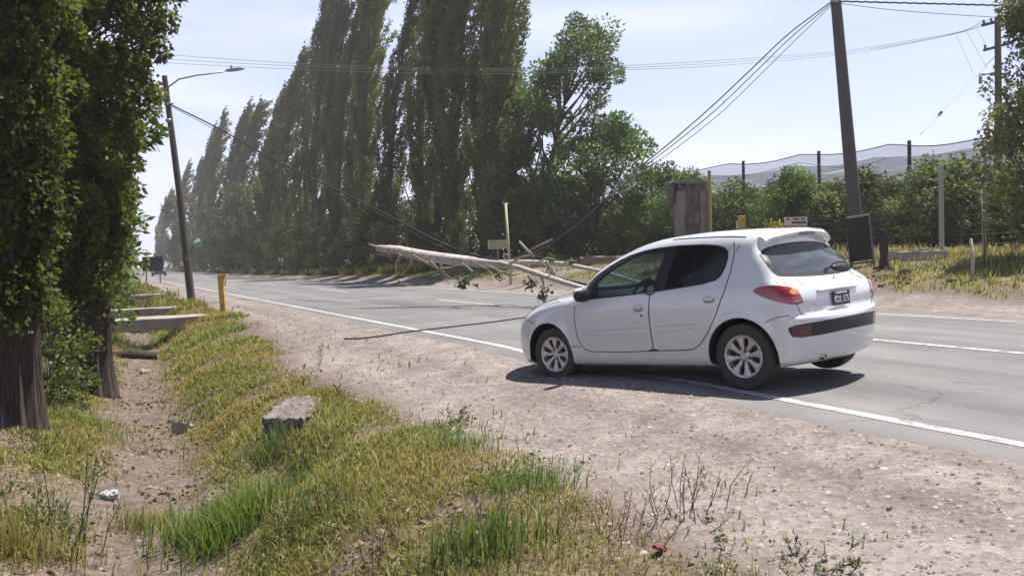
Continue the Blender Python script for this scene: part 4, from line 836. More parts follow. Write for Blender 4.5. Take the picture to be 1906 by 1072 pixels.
for k, (x, y, s, lb) in enumerate([(-.7, 19.5, 1.0, "leafy tree directly behind the fluted poplar"), (-1.2, 25, 1.1, "leafy tree behind the fluted poplar, level with the near footbridge"), (-.55, 33, 1.0, "sunlit green tree beyond the footbridges, left of the leaning lamp pole"), (-.6, 44, 1.1, "green tree over the dark board at the left verge"), (.1, 60, 1.25, "hazy green tree behind the dark board at the left verge"), (.8, 82, 1.4, "farthest small tree on the left verge")]):
    tree("bank_tree", LT[k % 2], P3(x, y, -.1), M_LEAF, M_BARK, lb, "tree", "trees along the left bank", s, k * 1.7)
SH = clump_meshes("bank_shrub", 1.7, .75, 3000, 221, .075, (.10, .125, .035), 0, .03, 50, .03, 1, .42)
tree("bank_shrub", SH, P3(-.62, 13.2), M_LEAF, M_BARK, "light green suckers growing between the two big poplar trunks", "shrub", None, .85)
tree("bank_shrub", SH, P3(.15, 34.0), M_LEAF, M_BARK, "low green shrub on the bank behind the footbridges", "shrub", None, 1.5, 2)
tree("bank_shrub", SH, P3(.9, 47.0), M_LEAF, M_BARK, "low shrub in the grass before the dark board", "shrub", None, 1.4, 3)
# right edge
RT = clump_meshes("feathery_tree", 7.0, 1.3, 22000, 231, .11, (.185, .178, .085), .1, .13, 100, .10, 1.2, .36)
tree("feathery_tree", RT, P3(20.4, 12.9, -.1), M_LEAF, M_BARK, "yellowish feathery tree at the right edge in front of the utility pole", "tree")
RB = clump_meshes("dark_shrub", 2.0, .85, 4200, 241, .12, (.03, .05, .028), 0, .03, 40, .03, 1, .45)
tree("dark_shrub", RB, P3(20.0, 11.7), M_POPLAR, M_BARK, "dark blue-green shrub low at the right edge", "shrub")

# orchard under the hail net
OT = [clump_meshes("fruit_tree%d" % i, 3.5, 1.35, 4200, 251 + i, .15, b, .25, .05, 64, .10, 1.15, .36) for i, b in enumerate(((.105, .132, .068), (.115, .142, .068), (.095, .122, .066)))]
k = 0
for row, x in enumerate((25.0, 29.0, 33.2, 37.6)):
    for y in np.arange(14.5 + row * 2.5, 50 + row * 6, 1.75 if row < 1 else 2.15 if row < 2 else 2.7):
        tree("fruit_tree", OT[k % 3], P3(x + random.uniform(-.25, .25), y + random.uniform(-.3, .3), -.05), M_ORCH, M_BARK, "leafy fruit tree in the orchard rows under the hail net", "tree", "orchard fruit trees", (random.uniform(.88, 1.12), random.uniform(.88, 1.12), random.uniform(.78, .98)), random.uniform(0, 6.28)); k += 1
NETP = [(25.0, 13.5, 4.6), (25.0, 17.8, 4.65), (25.0, 21.2, 4.9), (25.0, 25.4, 5.05), (25.0, 29.8, 5.15), (25.0, 36.2, 5.35), (25.0, 44.0, 5.4), (25, 52, 5.4)]
M_POST = mat("dark_weathered_post", (.075, .06, .055), .9, .4, 9, stretch=(2, 2, .4))
netroot = empty("hail_net", (25, 14, 0), label="grey hail net stretched over the orchard rows", cat="net")
def netz(x, y):
    zz = np.interp(y, [p[1] for p in NETP], [p[2] for p in NETP]); ph = ((x - 25.0) / 4.1) % 1; sag = abs(math.sin(math.pi * ph)) ** .7
    seg = np.interp(y, [p[1] for p in NETP], range(len(NETP))) % 1
    return zz - .12 - .50 * sag - .16 * math.sin(math.pi * seg)
xs = np.arange(25.0, 44, .41); ys = np.arange(13.5, 60, .5); V = [(x - 25, y - 14, netz(x, y)) for y in ys for x in xs]; ii = (np.arange(len(ys) - 1)[:, None] * len(xs) + np.arange(len(xs) - 1)[None]).ravel()
mn, n, b, o = newmat("fine_grey_mesh"); t = n.nodes.new("ShaderNodeBsdfTransparent"); x_ = n.nodes.new("ShaderNodeMixShader"); x_.inputs[0].default_value = .40; b.inputs['Base Color'].default_value = (.07, .072, .08, 1); b.inputs['Roughness'].default_value = .8
n.links.new(t.outputs[0], x_.inputs[1]); n.links.new(b.outputs[0], x_.inputs[2]); n.links.new(x_.outputs[0], o.inputs[0])
link("netting", npmesh("netting", V, [np.stack([ii, ii + 1, ii + len(xs) + 1, ii + len(xs)], 1)], smooth=True), mn, netroot)
M_CABLE = mat("dark_cable", (.012, .012, .014), .8, .3, 10); M_WIRE = mat("grey_wire", (.22, .22, .23), .5, .2, 10, metal=.4)
mb = MB(); mb.tube([(0, y - 14, netz(25.0, y)) for y in np.arange(13.5, 59, .6)], .018, 5); mb.build("edge_cable", M_CABLE, netroot)
for j, dz in ((0, .42), (1, .85)):
    mb = MB(); mb.tube([(0, y - 14, netz(25.0, y) - dz - .12 * math.sin(y * .9 + j)) for y in np.arange(13.5, 59, .6)], .010, 5); mb.build("edge_cable", M_WIRE, netroot)
PN = ["post at the right end of the hail net", "second hail net post from the right end", "hail net post just right of the leaning pole", "hail net post left of the leaning pole", "hail net post behind the yellow pole", "last hail net post, above the bushes by the cables"]
for k, (x, y, z) in enumerate(NETP[:6]):
    g = P3(x, y)[2]; mb = MB(); mb.tube([(0, 0, -.3), (0, 0, z - g + .02)], [.075, .065], 9); o = mb.build("net_post", M_POST, None, True, 40); o.location = (x + .9, y, g)
    if k == 0 or k == 1: o.rotation_euler = (R_(3), R_(4), 0)
    tag(o, "dark wooden " + (PN[k] if k else "post at the far right of the hail net, by the feathery tree") if k != 1 else "dark wooden post leaning at the right end of the hail net", "post", "hail net posts")
# ------------------------------------------------------------------ poles, cables, signs
M_POLE = mat("dark_creosoted_wood", (.085, .062, .055), .9, .45, 6, stretch=(3, 3, .3), bump=.5)
M_POLEG = mat("grey_weathered_wood", (.125, .105, .100), .9, .4, 6, stretch=(3, 3, .3), bump=.5)
M_STEEL = mat("galvanised_steel", (.32, .33, .35), .5, .25, 9, metal=.6); M_CONC = mat("weathered_concrete", (.40, .365, .335), .92, .4, 4, bump=.6, bscale=26, c2=(.25, .22, .20))
M_YEL = mat("sunbleached_yellow_paint", (.56, .34, .055), .6, .35, 5, c2=(.36, .21, .06)); M_YELP = mat("pale_yellow_board", (.50, .47, .27), .7, .25, 6); M_WHITE = mat("white_board", (.62, .56, .53), .7, .2, 6)
M_ORANGE = mat("orange_board", (.50, .25, .075), .7, .3, 5); M_BLACKB = mat("black_board", (.016, .015, .02), .45, .4, 3); M_FRAME = mat("grey_timber", (.20, .18, .17), .85, .35, 8, stretch=(2, 2, .4)); M_RED = mat("dark_red_paint", (.22, .025, .03), .6, .3, 12)
M_INK = mat("dark_lettering", (.06, .035, .04), .7, .2, 12)
def dep(p): return float((np.array(p) - EYE) @ CF)
def A3(v): return tuple(map(float, v))
# leaning lamp pole on the left verge
base = np.array([3.55, 38.0, float(gz(3.55, 38.0)) - .25]); d = dep(base); top = at(306, 142, d)
r = empty("lamp_pole", (3.55, 38.0, float(gz(3.55, 38.0))), label="dark leaning wooden pole with a lamp arm, on the left verge beside the road", cat="pole"); L0 = np.array(r.location)
mb = MB(); mb.tube([base - L0, (base * .5 + top * .5) - L0 + np.array([.04, 0, 0]), top - L0], [.165, .14, .11], 12); mb.build("post", M_POLE, r, True, 40)
mb = MB(); mb.tube([at(313, 163, d) - L0, at(333, 148, d) - L0, at(365, 141, d) - L0, at(418, 134, d) - L0], [.035, .035, .033, .03], 8); arm = mb.build("lamp_arm", M_STEEL, r, True)
mb = MB(); mb.add(*_ell(np.array([0, 0, 0]), (.42, .12, .07), 1, 14, True)); lh = mb.build("lamp_head", M_STEEL, arm, True); lh.location = A3(at(437, 130, d) - L0); lh.rotation_euler = (0, R_(-6), -PSI)
mb = MB(); mb.tube([(0, 0, 0), (0, 0, .16)], [.05, .04], 8); pc = mb.build("light_sensor", M_STEEL, arm, True); pc.location = A3(at(431, 128, d) - L0)
mb = MB(); mb.tube([at(306, 195, d - .1) - L0, at(322, 192, d - .1) - L0], .05, 8); mb.tube([at(309, 225, d - .12) - L0, at(318, 224, d - .12) - L0], .07, 8); mb.build("cable_clamp", M_STEEL, r, True)
# bent green sheet nailed to the pole
gp = [at(x, y, d - dd) for x, y, dd in ((351, 455, .2), (361, 449, .45), (369, 443, .3), (374, 448, .5), (377, 459, .3), (366, 462, .15), (354, 459, .25))]; c0 = sum(gp) / len(gp); g = empty("bent_sheet", A3(c0), label="torn pale green sheet sticking out from the leaning lamp pole", cat="sign")
V = [A3(p - c0 + CF * t) for t in (-.004, .004) for p in gp] + [A3(CF * -.16), A3(CF * -.15)]; n = len(gp); F = [(i, (i + 1) % n, 2 * n) for i in range(n)] + [(n + (i + 1) % n, n + i, 2 * n + 1) for i in range(n)] + [(i, n + i, n + (i + 1) % n, (i + 1) % n) for i in range(n)]
MB().add(V, F).build("sheet", mat("pale_green_sheet", (.27, .40, .33), .6, .3, 6), g)
mb = MB(); mb.tube([at(345, 484, d - .15) - c0, at(360, 459, d - .3) - c0], .045, 6); mb.build("bracket", M_FRAME, g)

def cable(name, pts, rad, m, label, group=None, cat="cable", n=5, sub=6):
    p = [np.array(q, float) for q in pts]; o = []
    for i in range(len(p) - 1):
        p0, p1, p2, p3 = p[max(i - 1, 0)], p[i], p[i + 1], p[min(i + 2, len(p) - 1)]
        for k in range(sub):
            t = k / sub; o.append(.5 * ((2 * p1) + (p2 - p0) * t + (2 * p0 - 5 * p1 + 4 * p2 - p3) * t * t + (3 * p1 - p0 - 3 * p2 + p3) * t ** 3))
    o.append(p[-1]); c = o[0]; mb = MB(); mb.tube([q - c for q in o], rad, n); ob = mb.build(name, m, None, True); ob.location = A3(c); return tag(ob, label, cat, group)
DL = 21.5
jx = at(934, 486, DL)
cable("power_cable", [at(235, 140, d + 6), at(262, 162, d + 3), at(312, 192, d), at(400, 236, 36), at(480, 281, 33.5), at(560, 323, 31), at(640, 360, 28.5), at(700, 390, 26.5), at(760, 421, 24.6), at(820, 452, 22.8), at(880, 474, 21.9), jx], .030, M_CABLE, "thick black cable sagging from the leaning lamp pole to the fallen limb", "cables pulled down by the fallen limb")
cable("power_cable", [at(314, 196, d), at(350, 215, 38), at(400, 242, 36.2), at(560, 330, 31.2), at(700, 396, 26.7), at(790, 446, 23.9), at(850, 470, 22.2), jx], .014, M_CABLE, "thin cable hanging just under the thick black cable from the leaning lamp pole", "cables pulled down by the fallen limb")
PB = np.array([16.4, 14.6, float(gz(16.4, 14.6))]); dp = dep(at(1600, 480, 20.6))
PB, dp = hit(1600, 480); PB[2] -= .3; PT = at(1551, -50, dp - .3)
r = empty("utility_pole", (PB[0], PB[1], PB[2] + .3), label="tall grey wooden pole leaning left behind the white car", cat="pole"); L0 = np.array(r.location)
mb = MB(); mb.tube([PB - L0, (PB + PT) / 2 - L0, PT - L0], [.21, .18, .145], 14); mb.build("post", M_POLEG, r, True, 40)
mb = MB(); mb.box((0, 0, 0), (.30, .10, .12)); cl = mb.build("cable_clamp", M_STEEL, r); cl.location = A3(at(1556, 2, dp - .4) - L0)
HK = [((1552, 1), (1470, 62), (1400, 128), (1320, 203), (1240, 272), (1180, 320), (1158, 340), (1110, 388), (1060, 430), (1000, 468)), ((1552, 4), (1475, 68), (1410, 131), (1330, 207), (1246, 275), (1183, 322), (1160, 344), (1112, 392), (1062, 434), (1004, 472)), ((1553, 6), (1482, 74), (1418, 137), (1340, 212), (1256, 278), (1190, 324), (1164, 346), (1115, 396), (1064, 437), (1008, 476))]
for k, h in enumerate(HK):
    ds = np.linspace(dp - .4, 22.2, len(h)); cable("power_cable", [at(x, y, q) for (x, y), q in zip(h, ds)] + [jx + np.array([.03 * k, 0, .02 * k])], (.018, .013, .010)[k], M_CABLE, ("uppermost of the three cables falling steeply from the grey leaning pole", "middle cable of the three falling steeply from the grey leaning pole", "lowest of the three cables falling steeply from the grey leaning pole")[k], "cables pulled down by the fallen limb")
tw = [at(1558 + 9 * i, 3 + 9 * (i * 9 / 350) ** 1.0 + (.55 if i % 2 else -.55), dp - .4 - .02 * i) for i in range(48)]
cable("power_cable", tw, .026, M_CABLE, "thick twisted cable running right from the top of the grey leaning pole", sub=2)
cable("power_cable", [at(1556, 6, dp - .4), at(1650, 18, 26), at(1760, 27, 27), at(1860, 33, 28), at(1960, 38, 29)], .010, M_CABLE, "thin cable dipping right from the grey leaning pole towards the feathery tree")
# far utility pole with crossarms and its lines
UB = at(1860, 452, 36); ux, uy = UB[0], UB[1]; ug = float(gz(ux, uy)); r = empty("utility_pole", (ux, uy, ug), label="distant straight utility pole with two crossarms, at the right edge", cat="pole"); L0 = np.array(r.location); ut = at(1854, 36, 36); ut[0], ut[1] = ux, uy
mb = MB(); mb.tube([(0, 0, -.3), (0, 0, ut[2] - ug)], [.17, .12], 12); mb.build("post", M_POLEG, r, True, 40)
UA = []
for (xa, ya), (xb, yb), w in (((1827, 50), (1883, 36), .10), ((1830, 96), (1882, 82), .09)):
    a, b_ = at(xa, ya, 35.7), at(xb, yb, 36.6); mb = MB(); q = (b_ - a); L = np.linalg.norm(q); ca = mb.box((0, 0, 0), (L, w, w * 1.2)).build("crossarm", M_POLEG, r); ca.location = A3((a + b_) / 2 - L0 + np.array([-.14, -.14, 0])); ca.rotation_euler = (0, -math.asin(q[2] / L), math.atan2(q[1], q[0]))
    for t in ((.06, .3, .8, .95) if ya < 60 else (.05, .9)):
        mb = MB().lathe([(.0, .05), (.05, .06), (.05, .10), (.03, .12), (.055, .15), (.04, .20), (0, .21)], 10, Matrix.Rotation(R_(90), 4, 'X')); i_ = mb.build("insulator", mat("brown_porcelain", (.10, .07, .065), .3, .2, 9), ca, True); i_.location = (L * (t - .5), 0, 0)
        if ya < 60: UA.append(a + q * t + np.array([-.14, -.14, .2]))
mb = MB(); mb.tube([at(1824, 140, 35.8) - L0, at(1856, 135, 36) - L0], .05, 6); mb.tube([at(1825, 140, 35.8) - L0, at(1825, 156, 35.8) - L0], .07, 8); mb.build("bracket", M_STEEL, r, True)
HL = [((150, 84), (335, 104), (560, 119), (740, 126), (930, 129), (1080, 127), (1180, 122)), ((150, 96), (335, 112), (560, 124), (740, 130), (930, 133), (1080, 131), (1180, 126)), ((150, 106), (335, 119), (560, 130), (740, 136), (930, 138), (1080, 135), (1180, 130))]
TL = [((1320, 114), (1560, 96), (1700, 75), (1790, 59)), ((1320, 119), (1560, 99), (1700, 78), (1800, 57)), ((1320, 124), (1560, 103), (1700, 80), (1812, 55))]
for k in range(3):
    h = HL[k] + TL[k]; ds = np.linspace(46, 36.5, len(h)); cable("power_line", [at(x, y, q) for (x, y), q in zip(h, ds)] + [UA[k]], .011, M_WIRE, ("uppermost of three thin lines crossing the sky before the poplars", "middle of three thin lines crossing the sky before the poplars", "lowest of three thin lines crossing the sky before the poplars")[k], "thin lines across the sky", "wire")
cable("guy_wire", [at(1852, 105, 35.9), at(1785, 176, 33.5), at(1712, 252, 31)], .012, M_WIRE, "guy wire slanting down left from the distant utility pole", None, "wire")
mb = MB(); o = mb.add(*_ell(np.zeros(3), (.06, .06, .12), 1, 10, True)).build("guy_insulator", M_CABLE, None, True); o.location = A3(at(1750, 212, 32.35)); o.rotation_euler = (0, R_(40), -PSI); tag(o, "small dark insulator on the slanting guy wire", "insulator")
for k, (x0, x1) in enumerate((((1778, 62), (1812, 138)), ((1798, 58), (1836, 126)), ((1818, 55), (1842, 95)))):
    cable("drop_wire", [at(*x0, 36.2), at(*x1, 35.8)], .006, M_WIRE, ("left", "middle", "right")[k] + " thin drop wire hanging beside the distant utility pole", "drop wires by the utility pole", "wire")
# cable lying over the road and the gravel to the car
gp = [(640, 629, -.10), (672, 626, -.06), (700, 622, -.03), (760, 616, 0), (800, 612, 0), (860, 606, .0), (920, 600, .0), (968, 594, .0)]
pts = []
for x, y, z in gp:
    q = atZ(x, y, z); q[2] = max(float(gz(q[0], q[1])), float(roadz(q[0], q[1])) if q[0] > 4.66 else -9) + .014; pts.append(q)
q = pts[-1] + (pts[-1] - pts[-2]) * 1.2; q[2] = float(roadz(q[0], q[1])) + .014; pts.append(q); cable("fallen_cable", pts, .012, M_CABLE, "black cable lying across the road and gravel in front of the car", None, "cable")

# fallen forked limb hanging on the cables
c0 = np.array([11.5, 18.5, 0.0]); c0[2] = float(roadz(11.5)); r = empty("fallen_limb", A3(c0), label="pale forked tree limb with a splintered end, fallen across the cables", cat="tree limb")
def lp(*a): return [at(x, y, q) - c0 for x, y, q in a]
def gnd(p): q = np.array(p); q[2] = float(np.where(13.4 > q[0] > 4.6, roadz(q[0]), gz(q[0], q[1]))) - c0[2] - 0; return q
M_LIMB = mat("pale_barkless_limb", (.60, .55, .50), .85, .4, 5, c2=(.24, .19, .16), stretch=(.7, 3, 3), bump=.6, bscale=8)
mb = MB(); mb.tube(lp((702, 462, 22.6), (740, 467, 22.4), (790, 477, 22.2), (840, 483, 22.0), (890, 488, 21.8), (940, 492, 21.5), (985, 493, 21.3)), [.08, .135, .15, .14, .125, .105, .08], 12, lobes=3, la=.06); st = mb.build("main_stem", M_LIMB, r, True)
e1 = at(1118, 505, 20.2); e1 = e1 + (e1 - at(1000, 489, 21.0)) * 1.6; e1[2] = float(roadz(e1[0])) + .05
mb = MB(); mb.tube(lp((930, 489, 21.5), (985, 488, 21.2), (1050, 491, 20.7), (1118, 505, 20.2)) + [e1 - c0], [.065, .06, .055, .05, .03], 9, lobes=3, la=.06); mb.build("branch", M_LIMB, r, True)
e2 = at(1085, 536, 18.6); e2 = e2 + (e2 - at(1010, 513, 20.0)) * 1.25; e2[2] = float(roadz(e2[0])) + .05
mb = MB(); mb.tube(lp((930, 490, 21.5), (968, 499, 20.8), (1010, 513, 20.0), (1050, 526, 19.2), (1085, 536, 18.6)) + [e2 - c0], [.075, .07, .065, .06, .05, .03], 9, lobes=3, la=.06); mb.build("branch", M_LIMB, r, True)
mb = MB(); mb.tube(lp((1006, 507, 20.4), (1040, 518, 19.8), (1090, 529, 19.0), (1140, 545, 18.2)), [.04, .035, .03, .015], 7); mb.build("branch", M_BARK, r, True)
mb = MB()
rr = np.random.default_rng(5)
for k in range(15):          # splintered end
    a = np.array([702 + rr.uniform(-2, 40), 462 + rr.uniform(-4, 12), 22.6]); ln = rr.uniform(8, 22); mb.tube(lp((a[0] + 14, a[1] + 4, 22.5), (a[0] - ln * .6, a[1] - 4 + rr.uniform(-2, 5), 22.55 + rr.uniform(-.1, .1))), [.035, .006], 5)
mb.tube(lp((716, 464, 22.6), (700, 459, 22.6), (684, 453, 22.6)), [.07, .04, .008], 6)
mb.build("splintered_end", mat("torn_wood", (.46, .37, .27), .9, .4, 8, c2=(.24, .16, .12), stretch=(.6, 3, 3)), st)
mb = MB()
for k in range(12): x = rr.uniform(705, 790); y = 466 + (x - 705) * .20; mb.tube(lp((x, y, 22.35), (x + rr.uniform(4, 22), y + rr.uniform(8, 20), 22.3)), [.07, .02], 5)
mb.build("hanging_bark", mat("reddish_bark", (.22, .16, .135), .95, .45, 8, c2=(.12, .085, .07)), st)
mb = MB()
for a in (((775, 478), (812, 498), (828, 507), (806, 514)), ((800, 485), (815, 500), (845, 522)), ((815, 500), (840, 498), (850, 494)), ((905, 492), (935, 506), (962, 505)), ((820, 492), (824, 508), (836, 528)), ((985, 515), (1000, 528), (990, 533)), ((948, 492), (972, 478), (992, 474)), ((1000, 490), (1018, 480), (1034, 483)), ((1020, 492), (1030, 505), (1026, 515)), ((1045, 493), (1062, 484), (1072, 486)), ((880, 486), (905, 500), (918, 512)), ((930, 505), (948, 512), (970, 510)), ((860, 490), (880, 505), (872, 518)), ((770, 475), (760, 500), (745, 515)), ((745, 474), (736, 492), (738, 506)), ((1008, 514), (1012, 530), (1014, 545))): mb.tube(lp(*[(x, y, 21.7 - (x - 780) * .008) for x, y in a]), list(np.linspace(.035, .010, len(a))), 5)
mb.build("twig", mat("pale_twig", (.34, .29, .23), .9, .4, 8), r)
C = []; n = 0
for x, y, s, q, cnt in ((858, 530, .10, 21.2, 46), (868, 524, .10, 21.1, 40), (888, 532, .04, 21, 8), (990, 527, .12, 20.3, 40), (983, 531, .08, 20.3, 16), (1013, 545, .14, 20.0, 46), (1009, 556, .09, 20.0, 18), (1030, 482, .16, 20.8, 40), (1024, 508, .14, 20.4, 34), (1068, 487, .12, 20.6, 22), (925, 512, .12, 21.3, 22), (742, 512, .14, 22.3, 20)):
    C.append(at(x, y, q) - c0 + rr.normal(0, s * .55, (cnt, 3))); n += cnt
C = np.concatenate(C); V, F, col = leaves(C, rr.normal(0, 1, (n, 3)) + np.array([0, 0, -.6]), .10, .07, tints(n, (.065, .085, .035), rr), 3); link("leaves", npmesh("limb_leaves", V, [F], col), M_LEAF, r)
mb = MB(); p = [at(x, y, q) for x, y, q in ((968, 478, 33), (1000, 460, 33.5), (1028, 446, 34))]; c1 = p[0]; o = mb.tube([q - c1 for q in p], [.07, .065, .05], 7).build("dark_stick", M_BARKN, None, True); o.location = A3(c1); tag(o, "dark broken stick leaning on the sandy mound behind the limb", "stick")
mb = MB(); p = [at(x, y, q) for x, y, q in ((966, 449, 33), (978, 462, 33), (994, 478, 33.2))]; c1 = p[-1]; o = mb.tube([q - c1 for q in p], [.04, .05, .05], 7).build("pale_stick", M_WOODPALE, None, True); o.location = A3(c1); tag(o, "pale stick crossing the dark one on the sandy mound", "stick")

# yellow sign post with its board
pb = at(950, 482, 34.5); pt = at(941, 379, 34.5); g0 = float(gz(pb[0], pb[1])); r = empty("sign_post", (pb[0], pb[1], g0), label="thin pale yellow post with a small lettered board before the poplars", cat="sign"); L0 = np.array(r.location)
mb = MB(); mb.tube([(0, 0, -.2), pt - L0], .055, 8); mb.build("post", M_YELP, r, True); mb = MB(); mb.box((0, 0, 0), (.26, .05, .07)); o = mb.build("cap", M_YELP, r); o.location = A3(pt - L0)
def board(name, px0, py0, px1, py1, dd, m, parent, L0, th=.03):
    a = at(px0, (py0 + py1) / 2, dd); b_ = at(px1, (py0 + py1) / 2, dd); w = np.linalg.norm(b_ - a); h = (py1 - py0) / FPX * dd; mb = MB(); mb.box((0, 0, 0), (w, th, h)); o = mb.build(name, m, parent); o.location = A3((a + b_) / 2 - L0); o.rotation_euler = (0, 0, -PSI); return o, w, h
bo, w, h = board("board", 908, 447, 947, 463, 34.4, M_YELP, r, L0)
FR = lambda x, z, y: Matrix.Translation((x, y, z)) @ Matrix.Rotation(R_(90), 4, 'X')
for j in range(3):
    mb = MB(); x = -w * .4
    while x < w * .38:
        q = random.uniform(.03, .11); mb.box((x + q / 2, -.018, h * (.28 - .27 * j)), (q, .006, .035)); x += q + .025
    mb.build("lettering", M_INK, bo)
# low board standing under it
pp, w, h = board("stake", 925, 463, 929, 484, 34.5, M_FRAME, r, L0, .05)
# crumbling pillar
pc = at(1284, 452, 30); g0 = float(gz(pc[0], pc[1])); r = empty("ruined_pillar", (pc[0], pc[1], g0), -PSI + .1, label="crumbling grey brown masonry pillar with an overhanging cap, before the orchard", cat="pillar")
M_MAS = mat("crumbling_masonry", (.19, .155, .14), .95, .5, 3.2, bump=1.0, bscale=14, c2=(.085, .068, .062)); M_PIL = mat("grey_render", (.26, .225, .205), .95, .35, 4, bump=.6, c2=(.17, .145, .135))
def rough(name, c, size, m, par, cuts=7, amp=.03, seed=0):
    import bmesh
    b = bmesh.new(); bmesh.ops.create_cube(b, size=1); bmesh.ops.subdivide_edges(b, edges=b.edges[:], cuts=cuts, use_grid_fill=True); rs = np.random.default_rng(seed)
    for v in b.verts:
        p = np.array(v.co) * np.array(size); f = (vnoise(p[0] * 3 + seed, p[1] * 3 + p[2] * 2, .5, seed) - .5) * 2; v.co = Vector(p) + Vector(np.array(v.co) * 2 * amp * f + rs.normal(0, amp * .25, 3)) + Vector(c)
    me = bpy.data.meshes.new(name); b.to_mesh(me); b.free(); return link(name, me, m, par)
ht = 2.15 + (at(1284, 340, 30)[2] - g0 - 2.15)
rough("core", (.0, 0, ht / 2 - .1), (.92, .8, ht + .0), M_MAS, r, 11, .07, 3)
rough("buttress", (-.44, -.32, ht / 2 - .2), (.26, .36, ht - .25), M_PIL, r, 6, .03, 4); rough("buttress", (.40, -.34, ht / 2 - .2), (.30, .36, ht - .2), M_PIL, r, 6, .03, 5); rough("cap", (-.06, 0, ht - .02), (1.30, .98, .12), M_PIL, r, 6, .04, 6)
rough("broken_ledge", (-.66, -.1, ht - .42), (.16, .5, .7), M_MAS, r, 6, .06, 7); rough("broken_niche", (.02, -.42, ht * .55), (.34, .10, .26), M_PIL, r, 5, .07, 8)
# yellow pole, gas marker, lettered board, flowers, black board
pb = at(1322, 450, 29.4); g0 = float(gz(pb[0], pb[1])); mb = MB(); mb.tube([(0, 0, -.2), A3(at(1320, 318, 29.4) - np.array([pb[0], pb[1], g0]))], .06, 9); o = mb.build("yellow_pole", mat("ochre_pole", (.42, .30, .12), .8, .35, 5), None, True, 40); o.location = (pb[0], pb[1], g0); tag(o, "thin ochre yellow pole right beside the crumbling pillar", "pole")
pb = at(1381, 455, 25.5); g0 = float(gz(pb[0], pb[1])); r = empty("marker_post", (pb[0], pb[1], g0), -PSI, label="short bright yellow marker post between pillar and lettered board, behind the roof", cat="post"); ht = at(1381, 402, 25.5)[2] - g0
bevel(MB().box((0, 0, ht / 2 - .1), (.20, .14, ht + .2)).build("post", M_YEL, r), .015); MB().box((-.13, 0, ht - .26), (.05, .05, .22)).build("latch", M_WHITE, r)
pb = at(1482, 456, 24.5); g0 = float(gz(pb[0], pb[1])); r = empty("lettered_sign", (pb[0], pb[1], g0), -PSI, label="small white and orange lettered sign seen above the car roof", cat="sign"); L0 = np.array(r.location); zt = at(1482, 404, 24.5)[2] - g0; zm = at(1482, 420, 24.5)[2] - g0; zb = at(1482, 436, 24.5)[2] - g0
MB().box((0, 0, (zt + zm) / 2), (.65, .03, zt - zm)).build("white_panel", M_WHITE, r); MB().box((0, .004, (zm + zb) / 2 - .003), (.66, .03, zm - zb - .006)).build("orange_panel", M_ORANGE, r)
for x in (-.28, .28): MB().tube([(x, .03, -.2), (x, .03, zt)], .03, 6).build("leg", M_FRAME, r)
MB().box((.08, -.019, zm + .085), (.40, .008, .06)).build("red_band", M_RED, r); lm = MB()
for x0, w0 in ((-.27, .05), (-.21, .03), (-.09, .05), (-.03, .06), (.04, .05), (.15, .06), (.22, .03)): lm.box((x0 + w0 / 2, -.018, zt - .06), (w0, .006, .045))
lm.build("lettering", M_INK, r)
MB().box((.05, -.014, (zm + zb) / 2 - .05), (.14, .008, .03)).build("lettering", M_INK, r)
C0 = at(1446, 432, 24.8); C0[2] = float(gz(C0[0], C0[1])); n = 160; C = rr.normal(0, 1, (n, 3)) * np.array([.22, .15, .10]) + np.array([0, 0, at(1446, 423, 24.8)[2] - C0[2]]); V, F, col = leaves(C, rr.normal(0, 1, (n, 3)), .07, .06, tints(n, (.30, .25, .07), rr), 4); fl = empty("flowering_weed", A3(C0), label="patch of yellow flowers left of the lettered sign", cat="flowers"); link("petals", npmesh("petals", V, [F], col), leafmat("yellow_petals", .3), fl)
mb = MB()
for k in range(14): a = rr.normal(0, .1, 2); mb.tube([(a[0], a[1], -.05), (C[k][0], C[k][1], C[k][2])], [.008, .005], 4)
mb.build("stems", mat("green_stem", (.11, .13, .04), .8, .3, 9), fl)
pb, dq = hit(1606, 497); g0 = float(gz(pb[0], pb[1])); zt = at(1600, 402, dq)[2] - g0; r = empty("easel_board", (pb[0], pb[1], g0), -PSI - .12, label="upright black board in a grey timber frame leaning at the foot of the pole", cat="board"); T = Matrix.Rotation(R_(-7.5), 4, 'Y') @ Matrix.Rotation(R_(9), 4, 'X')
hb = zt - .10
def tb(name, c, s, m, par=r): mb = MB().box(c, s); mb.v = [tuple(T @ Vector(v)) for v in mb.v]; o = mb.build(name, m, par); return bevel(o, .006)
fr = tb("panel", (-.0, 0, hb / 2 + .12), (.52, .03, hb - .10), M_BLACKB)
for n_, c, s in (("rail", (0, -.005, hb + .10), (.62, .05, .05)), ("rail", (0, -.005, .12), (.62, .05, .05)), ("stile", (.285, -.005, hb / 2 + .04), (.055, .052, hb + .16)), ("stile", (-.285, -.005, hb / 2 + .04), (.05, .052, hb + .16))): tb(n_, c, s, M_FRAME if c[0] >= 0 else M_BLACKB)
mb = MB(); mb.tube([T @ Vector((.28, .02, hb)), (.42, .55, 0)], .035, 6); mb.build("back_leg", M_FRAME, r); mb = MB(); mb.tube([T @ Vector((-.28, .02, hb)), (-.14, .55, 0)], .035, 6); mb.build("back_leg", M_FRAME, r)
pb, dq = hit(1645, 500); g0 = float(gz(pb[0], pb[1])); o = rough("burnt_post", (0, 0, .36), (.15, .15, at(1645, 420, dq)[2] - g0), mat("charred_wood", (.05, .033, .03), .9, .4, 7), None, 5, .03, 12); o.location = (pb[0], pb[1], g0 + .08); tag(o, "charred dark post right behind the black board", "post")
